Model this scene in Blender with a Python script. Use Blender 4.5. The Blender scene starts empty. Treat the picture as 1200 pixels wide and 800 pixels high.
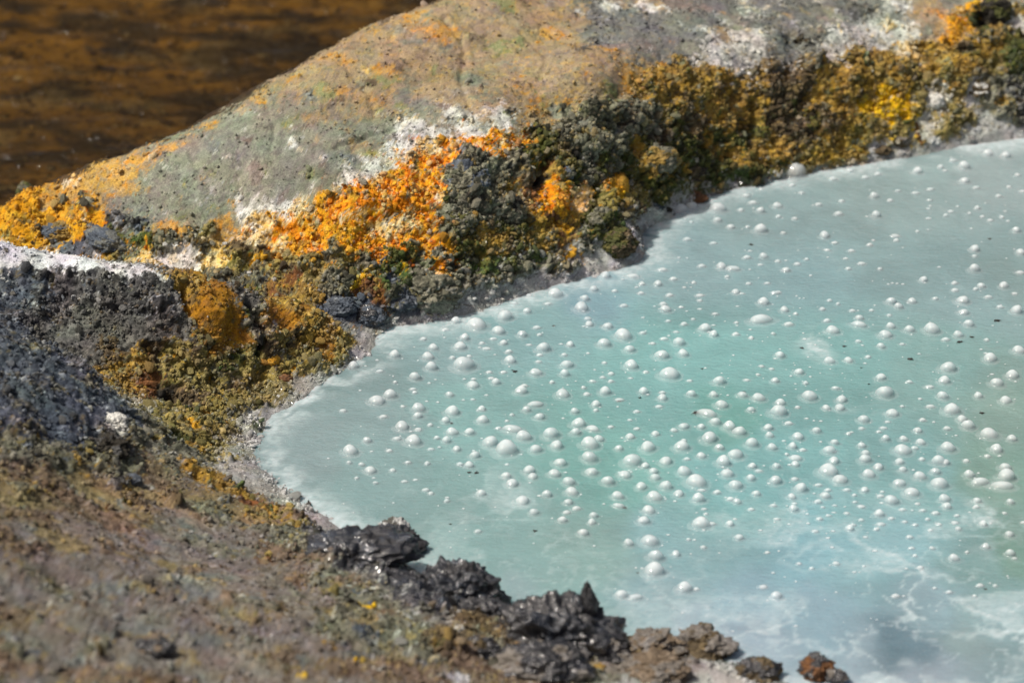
import bpy, bmesh, math, random
import numpy as np

# ---------------------------------------------------------------- camera, light, exposure
sc = bpy.context.scene
PITCH = math.radians(27.0)
DIST = 7.6
FPX = 3800.0                     # focal length in pixels of a 1200 px wide picture
CAM = np.array([0.0, -DIST * math.cos(PITCH), DIST * math.sin(PITCH)])
FWD = np.array([0.0, math.cos(PITCH), -math.sin(PITCH)])
UPV = np.array([0.0, math.sin(PITCH), math.cos(PITCH)])

cam_data = bpy.data.cameras.new("camera")
cam = bpy.data.objects.new("camera", cam_data)
sc.collection.objects.link(cam)
cam.location = CAM
cam.rotation_euler = (math.pi / 2 - PITCH, 0, 0)
cam_data.sensor_width = 36.0
cam_data.lens = 36.0 * FPX / 1200.0
cam_data.clip_start = 0.05
cam_data.clip_end = 2000.0
cam_data.dof.use_dof = True
cam_data.dof.focus_distance = 7.35
cam_data.dof.aperture_fstop = 2.5
sc.camera = cam

SUN_EL, SUN_AZ = math.radians(58), math.radians(-107)     # azimuth from +Y, clockwise
world = bpy.data.worlds.new("World")
sc.world = world
world.use_nodes = True
wn = world.node_tree
sky = wn.nodes.new("ShaderNodeTexSky")
sky.sky_type = 'NISHITA'
sky.sun_disc = False
sky.sun_elevation = SUN_EL
sky.sun_rotation = SUN_AZ
sky.dust_density = 9.0
sky.air_density = .7
sky.ozone_density = .3
wn.links.new(sky.outputs[0], wn.nodes["Background"].inputs[0])
wn.nodes["Background"].inputs[1].default_value = 0.07

sun_data = bpy.data.lights.new("sun", 'SUN')
sun_data.energy = 3.3
sun_data.angle = math.radians(2.5)
sun_data.color = (1.0, 0.94, 0.84)
sun = bpy.data.objects.new("sun", sun_data)
sc.collection.objects.link(sun)
from mathutils import Vector
sdir = Vector((math.sin(SUN_AZ) * math.cos(SUN_EL), math.cos(SUN_AZ) * math.cos(SUN_EL), math.sin(SUN_EL)))
sun.rotation_euler = sdir.to_track_quat('Z', 'Y').to_euler()
sun.location = sdir * 20

sc.view_settings.view_transform = 'Standard'
sc.view_settings.look = 'None'
sc.view_settings.exposure = 0.12
sc.view_settings.gamma = 1.0

rng = np.random.default_rng(11)
random.seed(11)


def at(px, py, z=0.0):
    """Point at height z seen at pixel (px, py) of the 1200x800 photograph."""
    d = FPX * FWD + (px - 600.0) * np.array([1.0, 0, 0]) - (py - 400.0) * UPV
    return CAM + d * ((z - CAM[2]) / d[2])


# ---------------------------------------------------------------- noise
def _hash(ix, iy, iz, seed):
    h = (ix.astype(np.uint32) * np.uint32(73856093)) ^ (iy.astype(np.uint32) * np.uint32(19349663)) \
        ^ (iz.astype(np.uint32) * np.uint32(83492791)) ^ np.uint32((seed * 2654435761) & 0xffffffff)
    h = (h ^ (h >> np.uint32(13))) * np.uint32(1274126177)
    h = (h ^ (h >> np.uint32(16))) * np.uint32(2246822519)
    return h ^ (h >> np.uint32(15))


def _rnd(ix, iy, iz, seed):
    return (_hash(ix, iy, iz, seed) & np.uint32(0xffffff)).astype(np.float32) / np.float32(0xffffff)


def vnoise(P, scale, seed=0):
    """Smooth value noise in -1..1 at the points P (n,3); scale is the feature size in metres."""
    Q = (P / scale).astype(np.float32)
    I = np.floor(Q)
    f = Q - I
    I = I.astype(np.int64)
    u = f * f * f * (f * (f * 6 - 15) + 10)
    out = 0
    for dx in (0, 1):
        wx = u[:, 0] if dx else 1 - u[:, 0]
        for dy in (0, 1):
            wy = wx * (u[:, 1] if dy else 1 - u[:, 1])
            for dz in (0, 1):
                wz = wy * (u[:, 2] if dz else 1 - u[:, 2])
                out = out + wz * _rnd(I[:, 0] + dx, I[:, 1] + dy, I[:, 2] + dz, seed)
    return out * 2 - 1


def fbm(P, scale, octaves=4, seed=0, gain=0.5):
    a, s, tot = 1.0, 0.0, 0.0
    for o in range(octaves):
        s = s + a * vnoise(P + 17.3 * o, scale / 2 ** o, seed + o)
        tot += a
        a *= gain
    return s / tot


def worley(P, scale, seed=0):
    """Nearest cell distance (0..~1) and that cell's random number."""
    Q = (P / scale).astype(np.float32)
    I = np.floor(Q).astype(np.int64)
    best = np.full(len(P), 9.0, np.float32)
    bid = np.zeros(len(P), np.float32)
    for dx in (-1, 0, 1):
        for dy in (-1, 0, 1):
            for dz in (-1, 0, 1):
                jx, jy, jz = I[:, 0] + dx, I[:, 1] + dy, I[:, 2] + dz
                d = (jx + 0.15 + 0.7 * _rnd(jx, jy, jz, seed) - Q[:, 0]) ** 2
                d += (jy + 0.15 + 0.7 * _rnd(jx, jy, jz, seed + 1) - Q[:, 1]) ** 2
                d += (jz + 0.15 + 0.7 * _rnd(jx, jy, jz, seed + 2) - Q[:, 2]) ** 2
                m = d < best
                best[m] = d[m]
                bid[m] = _rnd(jx, jy, jz, seed + 3)[m]
    return np.sqrt(best), bid


def nodules(P, scale, seed=0):
    d, i = worley(P, scale, seed)
    return np.sqrt(np.clip(1 - (d / 0.85) ** 2, 0, 1)), i


def sstep(a, b, x):
    t = np.clip((x - a) / (b - a), 0, 1)
    return t * t * (3 - 2 * t)


# ---------------------------------------------------------------- lie of the land
# shoreline of the pool in the photograph (z = 0), far right -> left end -> near right, closed off outside the frame
SHORE = [(1330, 135), (1200, 160), (1140, 168), (1060, 184), (990, 194), (930, 204), (880, 214), (835, 226), (800, 245),
         (765, 262), (748, 280), (752, 300), (705, 318), (650, 332), (600, 348), (560, 362), (510, 374), (462, 380), (438, 394),
         (434, 412), (412, 424), (385, 440), (362, 456), (335, 474), (303, 492), (290, 520), (302, 552), (330, 580),
         (368, 604), (402, 626), (450, 652), (495, 680), (540, 706), (590, 738), (640, 756), (700, 764), (760, 772),
         (830, 770), (862, 786), (905, 800), (960, 818), (1060, 838), (1200, 850), (1330, 840)]
# (px, py, z) heights read off the photograph
HPTS = [
    # crest of the far bank against the stream
    (5, 247, .15), (50, 232, .18), (100, 216, .22), (150, 194, .26), (200, 169, .29), (250, 142, .325), (300, 113, .36),
    (350, 86, .38), (400, 60, .40), (450, 36, .415), (500, 15, .425), (550, -5, .43), (620, -28, .43), (700, -50, .42),
    # its smooth top
    (200, 212, .245), (270, 190, .285), (340, 165, .325), (420, 140, .34), (480, 90, .375), (560, 70, .375), (640, 80, .36),
    (700, 50, .365), (780, 40, .345), (860, 20, .335), (950, 8, .315), (1000, -30, .33), (1100, -25, .31), (1200, -30, .31), (1280, -35, .31),
    # edge where the top breaks off into the crust, on the left
    (60, 262, .13), (150, 258, .175), (220, 258, .19), (300, 255, .20), (370, 240, .235),
    # the gully between that edge and the mound
    (120, 285, .135), (180, 290, .13), (250, 298, .125), (320, 300, .125), (400, 290, .155), (340, 325, .10), (405, 325, .10),
    (420, 352, .055), (380, 350, .065),
    # mound on the left and its front
    (-40, 285, .30), (0, 285, .295), (50, 296, .285), (100, 306, .27), (150, 319, .255), (190, 327, .24), (235, 336, .22), (275, 352, .185), (305, 372, .145),
    (345, 362, .115), (385, 378, .07), (412, 396, .025),
    (0, 340, .24), (60, 345, .225), (130, 360, .205), (200, 375, .185), (250, 385, .15), (300, 412, .07), (350, 410, .05),
    (60, 395, .165), (120, 405, .145), (180, 420, .12), (230, 430, .085), (280, 435, .05), (330, 440, .022),
    (150, 455, .08), (200, 478, .035), (240, 478, .028), (280, 478, .02), (240, 515, .02), (270, 505, .012),
    # near bank: dark ridge, then the slope that comes towards the camera
    (-40, 372, .34), (0, 386, .32), (60, 420, .27), (130, 466, .20), (170, 495, .14), (208, 520, .085), (245, 545, .05),
    (0, 440, .33), (80, 490, .25), (150, 540, .16), (0, 520, .32), (100, 580, .21), (200, 595, .13), (270, 590, .06), (320, 610, .035),
    (0, 620, .335), (120, 650, .235), (230, 660, .165), (320, 670, .115), (390, 660, .085), (0, 720, .36), (150, 740, .27), (280, 740, .195),
    (370, 720, .145), (430, 700, .10), (470, 722, .105), (520, 745, .09), (580, 768, .075), (640, 785, .06), (0, 820, .39), (150, 830, .315),
    (300, 820, .24), (430, 810, .175), (540, 815, .13), (650, 820, .085), (740, 800, .045), (820, 815, .03), (900, 835, .02),
    (0, 920, .42), (300, 930, .28), (600, 930, .16), (900, 930, .10), (1200, 930, .09), (1330, 900, .08),
]
# the broken face of the far bank: foot at the water, top edge and its height; the face bulges a little between them
FACE = [((1330, 135), (1290, -15, .27)), ((1200, 160), (1190, 5, .275)), ((1140, 168), (1110, 15, .28)), ((1060, 184), (1040, 22, .285)), ((990, 194), (960, 52, .28)),
        ((930, 204), (900, 62, .285)), ((880, 214), (830, 72, .30)), ((835, 226), (760, 90, .315)), ((790, 250), (710, 104, .335)), ((748, 290), (675, 108, .34)),
        ((705, 318), (650, 112, .34)), ((650, 332), (600, 128, .34)), ((600, 348), (560, 148, .325)), ((560, 362), (500, 175, .30)), ((510, 374), (440, 212, .268)), ((462, 380), (400, 230, .25))]
# points given in metres: behind the crest, in the hidden gully behind the mound, under the pool
crest = [at(*h) for h in HPTS[:14]]
XYZ = [at(*h) for h in HPTS]
for k_, (f_, t_) in enumerate(FACE):
    S_, T_ = at(f_[0], f_[1], 0), at(*t_)
    XYZ.append(T_)
    for s_ in (.22, .45, .70, .88):
        q_ = S_ + (T_ - S_) * s_
        q_[2] += (.030 * math.sin(math.pi * s_) + .022 * math.sin(3.3 * s_ * math.pi + 2.1 * k_) * math.sin(math.pi * s_))
        XYZ.append(q_)
XYZ += [np.array([c[0] - .16, c[1] + .30, c[2] - .30]) for c in crest]
XYZ += [np.array([c[0] - .35, c[1] + .75, -.57]) for c in crest[::2]]
XYZ += [np.array(p) for p in [(-1.15, .06, .12), (-.95, .10, .10), (-.75, .06, .11), (-.60, -.02, .11), (-1.0, -.40, .14),
                              (-.84, -.49, .10), (-.72, -.50, .05), (-1.4, .5, -.30), (-1.6, 1.2, -.57), (-1.0, 2.2, -.57), (0, 2.6, -.3),
                              (1.0, 2.6, .3), (2.2, 2.6, .3), (2.6, 1.5, .25), (2.6, .2, .2), (2.6, -1., .2), (2.2, -2.4, .25), (-1.8, -.5, .36), (-1.8, -2.2, .42), (0.6, -2.6, .22), (-.6, -2.6, .35)]]
shore_xy = np.array([at(x, y, 0)[:2] for x, y in SHORE] + [(2.25, 1.3), (2.3, .2), (2.25, -.9)])
# shore order: first point far right ... last near right, closed along x = 2.25
shore_xy = np.vstack([shore_xy[:-3], [(2.2, -1.0), (2.3, .2), (2.2, 1.2)]])


def poly_sd(P, poly, chunk=120000):
    """Signed distance to the closed polygon (negative inside)."""
    A = poly
    B = np.roll(poly, -1, axis=0)
    out = np.empty(len(P), np.float32)
    for s in range(0, len(P), chunk):
        p = P[s:s + chunk]
        best = np.full(len(p), 1e9)
        inside = np.zeros(len(p), bool)
        for a, b in zip(A, B):
            ab = b - a
            t = np.clip(((p - a) @ ab) / (ab @ ab), 0, 1)
            q = p - a - t[:, None] * ab
            best = np.minimum(best, (q * q).sum(1))
            c = (a[1] > p[:, 1]) != (b[1] > p[:, 1])
            with np.errstate(divide='ignore', invalid='ignore'):
                xi = a[0] + (p[:, 1] - a[1]) * (b[0] - a[0]) / (b[1] - a[1] if b[1] != a[1] else 1e-9)
            inside ^= c & (p[:, 0] < xi)
        d = np.sqrt(best)
        out[s:s + chunk] = np.where(inside, -d, d)
    return out


def densify(poly, step):
    out = []
    for a, b in zip(poly, np.roll(poly, -1, axis=0)):
        n = max(1, int(np.linalg.norm(b - a) / step))
        for k in range(n):
            out.append(a + (b - a) * k / n)
    return np.array(out)


dense = densify(shore_xy, .07)
XYZ += [np.array([p[0], p[1], 0.004]) for p in dense]
inner = []
cx, cy = np.meshgrid(np.arange(-.9, 2.2, .16), np.arange(-1.5, 1.6, .16))
g = np.stack([cx.ravel(), cy.ravel()], 1)
sd = poly_sd(g, shore_xy)
for p, d in zip(g, sd):
    if d < -.10:
        XYZ.append(np.array([p[0], p[1], max(-.09, d * .45)]))
XYZ = np.array(XYZ)


def tps_fit(X, v, lam):
    n = len(X)
    r = np.linalg.norm(X[:, None] - X[None], axis=2)
    K = np.where(r > 0, r * r * np.log(r + 1e-12), 0) + lam * np.eye(n)
    Pm = np.hstack([np.ones((n, 1)), X])
    A = np.vstack([np.hstack([K, Pm]), np.hstack([Pm.T, np.zeros((3, 3))])])
    return np.linalg.solve(A, np.concatenate([v, np.zeros(3)]))


def tps_eval(X, w, Q, chunk=20000):
    out = np.empty(len(Q))
    for s in range(0, len(Q), chunk):
        q = Q[s:s + chunk]
        r2 = ((q[:, None, 0] - X[None, :, 0]) ** 2 + (q[:, None, 1] - X[None, :, 1]) ** 2)
        out[s:s + chunk] = (0.5 * r2 * np.log(r2 + 1e-20)) @ w[:-3] + w[-3] + q @ w[-2:]
    return out


W = tps_fit(XYZ[:, :2], XYZ[:, 2], 0.0006)
GX0, GX1, GY0, GY1, GS = -2.0, 2.8, -2.8, 2.9, .02
gxs = np.arange(GX0, GX1 + GS, GS)
gys = np.arange(GY0, GY1 + GS, GS)
GXX, GYY = np.meshgrid(gxs, gys)
BASE = tps_eval(XYZ[:, :2], W, np.stack([GXX.ravel(), GYY.ravel()], 1)).reshape(GXX.shape)
BASE = np.clip(BASE, -.62, .60)


def base_h(x, y):
    """Bilinear height of the smooth land."""
    u = np.clip((x - GX0) / GS, 0, len(gxs) - 1.001)
    v = np.clip((y - GY0) / GS, 0, len(gys) - 1.001)
    i, j = u.astype(int), v.astype(int)
    fu, fv = u - i, v - j
    return (BASE[j, i] * (1 - fu) * (1 - fv) + BASE[j, i + 1] * fu * (1 - fv)
            + BASE[j + 1, i] * (1 - fu) * fv + BASE[j + 1, i + 1] * fu * fv)


def on_land(px, py, floor=-.58):
    """First point of the land seen at that pixel."""
    d = FPX * FWD + (px - 600.0) * np.array([1.0, 0, 0]) - (py - 400.0) * UPV
    d = d / np.linalg.norm(d)
    t = np.arange(4.2, 12.0, .004)
    P = CAM + t[:, None] * d
    h = np.maximum(base_h(P[:, 0], P[:, 1]), floor)
    k = np.argmax(P[:, 2] <= h)
    return P[k]

# ---------------------------------------------------------------- minerals: colours (linear), nodule height, crumbs per m2, crumb size, gloss
# name: ([(rgb, share) ...], nodule amp in mm, crumb density, crumb size mm, wetness)
MIN = {
    'sage':    ([((.25, .27, .21), 5), ((.21, .20, .18), 4), ((.31, .32, .26), 3), ((.17, .20, .15), 2), ((.50, .50, .46), .5)], 2.6, 380, 5, 0),
    'slate':   ([((.19, .20, .19), 5), ((.15, .16, .16), 3), ((.26, .25, .19), 2), ((.40, .42, .42), .7)], 4.0, 700, 6, 0),
    'tan':     ([((.36, .29, .19), 5), ((.31, .25, .20), 3), ((.45, .33, .15), 2), ((.28, .27, .20), 3)], 3.2, 480, 5, 0),
    'gold':    ([((.50, .32, .10), 5), ((.42, .30, .15), 3), ((.58, .28, .05), 2), ((.30, .27, .20), 2)], 3.5, 700, 7, 0),
    'white':   ([((.74, .74, .70), 5), ((.60, .60, .58), 3), ((.30, .30, .28), 2.2), ((.70, .62, .46), 1)], 4.0, 900, 6, 0),
    'snow':    ([((.72, .74, .75), 6), ((.62, .64, .66), 3), ((.24, .25, .27), 1)], 3.0, 900, 5, 0),
    'cream':   ([((.70, .58, .36), 5), ((.66, .44, .16), 3), ((.68, .64, .52), 2), ((.30, .22, .10), 1)], 7.0, 2200, 8, 0),
    'orange':  ([((.70, .27, .016), 6), ((.72, .40, .06), 4), ((.60, .18, .010), 3), ((.70, .55, .28), 2), ((.26, .14, .03), 1.4), ((.34, .34, .27), 1)], 7.0, 2600, 7, 0),
    'amber':   ([((.60, .31, .030), 5), ((.64, .40, .08), 3), ((.40, .22, .05), 2), ((.22, .13, .04), 1)], 8.0, 2200, 8, 0),
    'ochre':   ([((.36, .235, .06), 5), ((.28, .19, .07), 3), ((.44, .31, .10), 2.5), ((.12, .085, .035), 1.6), ((.25, .24, .14), 2)], 8.0, 2200, 8, 0),
    'khaki':   ([((.26, .215, .125), 5), ((.215, .18, .11), 3), ((.32, .27, .17), 2), ((.17, .14, .095), 2), ((.34, .25, .10), 1)], 4.0, 600, 7, 0),
    'knob':    ([((.33, .17, .030), 6), ((.26, .14, .042), 4), ((.42, .24, .05), 3), ((.17, .12, .055), 2.5)], 6.5, 1700, 6, 0),
    'rust':    ([((.17, .085, .042), 5), ((.24, .115, .045), 3), ((.10, .055, .035), 3), ((.24, .20, .14), 1.5)], 7.0, 1500, 8, 0),
    'sulfur':  ([((.72, .50, .03), 5), ((.62, .38, .04), 3), ((.36, .28, .08), 2), ((.60, .54, .35), 1)], 8.0, 2200, 9, 0),
    'olive':   ([((.26, .22, .085), 5), ((.33, .27, .13), 3), ((.17, .15, .06), 3), ((.38, .28, .08), 1.5), ((.22, .23, .17), 1.5)], 9.0, 3000, 9, 0),
    'moss':    ([((.07, .08, .03), 5), ((.11, .12, .035), 3), ((.18, .15, .05), 2.2), ((.04, .04, .025), 3), ((.20, .20, .15), 1)], 11.0, 2400, 9, 0),
    'green':   ([((.075, .12, .035), 5), ((.13, .16, .07), 3), ((.05, .06, .03), 2), ((.22, .26, .18), 1.5)], 9.0, 2200, 9, 0),
    'crust':   ([((.20, .20, .145), 5), ((.30, .29, .23), 3), ((.11, .11, .085), 4), ((.05, .05, .038), 2.5), ((.28, .22, .10), 1.4)], 12.0, 2600, 10, 0),
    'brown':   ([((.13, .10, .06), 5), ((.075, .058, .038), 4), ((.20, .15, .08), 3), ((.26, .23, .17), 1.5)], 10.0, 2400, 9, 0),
    'dark':    ([((.035, .032, .028), 6), ((.06, .055, .045), 3), ((.13, .11, .06), 1.5)], 10.0, 1200, 9, 0),  # black crust; doubles as painted shade in hollows and clefts
    'charcoal': ([((.085, .085, .084), 5), ((.048, .049, .052), 3.6), ((.14, .14, .137), 4), ((.24, .24, .235), 2), ((.48, .49, .50), .6), ((.15, .12, .08), .7)], 10.0, 1700, 7, 0),
    'ash':     ([((.14, .138, .125), 5), ((.10, .10, .092), 4), ((.20, .198, .18), 3), ((.06, .058, .05), 2)], 7.0, 2200, 7, 0),
    'ink':     ([((.085, .10, .125), 6), ((.050, .060, .078), 3.6), ((.135, .155, .185), 3), ((.22, .24, .26), 1.6), ((.5, .55, .58), .5), ((.14, .125, .09), .7)], 7.0, 1000, 8, 0),
    'blue':    ([((.12, .145, .18), 5), ((.07, .085, .11), 4), ((.20, .225, .25), 3)], 6.0, 900, 9, 0),
    'mauve':   ([((.19, .172, .150), 6), ((.235, .222, .208), 4), ((.135, .118, .098), 3), ((.30, .292, .292), 2), ((.10, .068, .046), 1.1), ((.25, .195, .12), .8)], 4.0, 420, 8, 0),
    'lilac':   ([((.27, .235, .21), 5), ((.22, .19, .165), 3), ((.33, .30, .28), 2), ((.16, .12, .09), 1)], 2.5, 300, 6, 0),
    'lichen':  ([((.22, .25, .13), 5), ((.28, .29, .17), 3), ((.17, .20, .10), 2), ((.38, .32, .12), 1)], 2.5, 300, 6, 0),
    'earth':   ([((.19, .15, .11), 5), ((.14, .105, .075), 3), ((.25, .205, .16), 3), ((.32, .25, .12), 1), ((.08, .05, .03), 1)], 7.0, 900, 8, 0),
    'murk':    ([((.17, .17, .13), 5), ((.22, .22, .18), 3), ((.11, .105, .08), 3), ((.27, .23, .12), 1.5), ((.42, .43, .40), .3)], 8.0, 1000, 9, 0),
    'coal':    ([((.019, .023, .033), 6), ((.011, .013, .019), 4), ((.055, .068, .092), 2.8), ((.12, .14, .17), .9)], 12.0, 900, 10, 1),
    'wet':     ([((.026, .026, .030), 6), ((.046, .046, .050), 4), ((.015, .015, .018), 3), ((.11, .11, .12), 1.0)], 12.0, 900, 11, 1),
    'shore':   ([((.45, .455, .45), 6), ((.60, .61, .61), 4), ((.33, .325, .315), 3), ((.17, .155, .145), 1)], 6.0, 3600, 7, .6),
    'silt':    ([((.44, .45, .43), 6), ((.38, .38, .36), 4)], 1.5, 60, 5, .7),
    'bed':     ([((.05, .034, .018), 5), ((.035, .026, .016), 3), ((.08, .055, .03), 1)], 6.0, 0, 8, 0),
}
TYPES = list(MIN)
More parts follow.
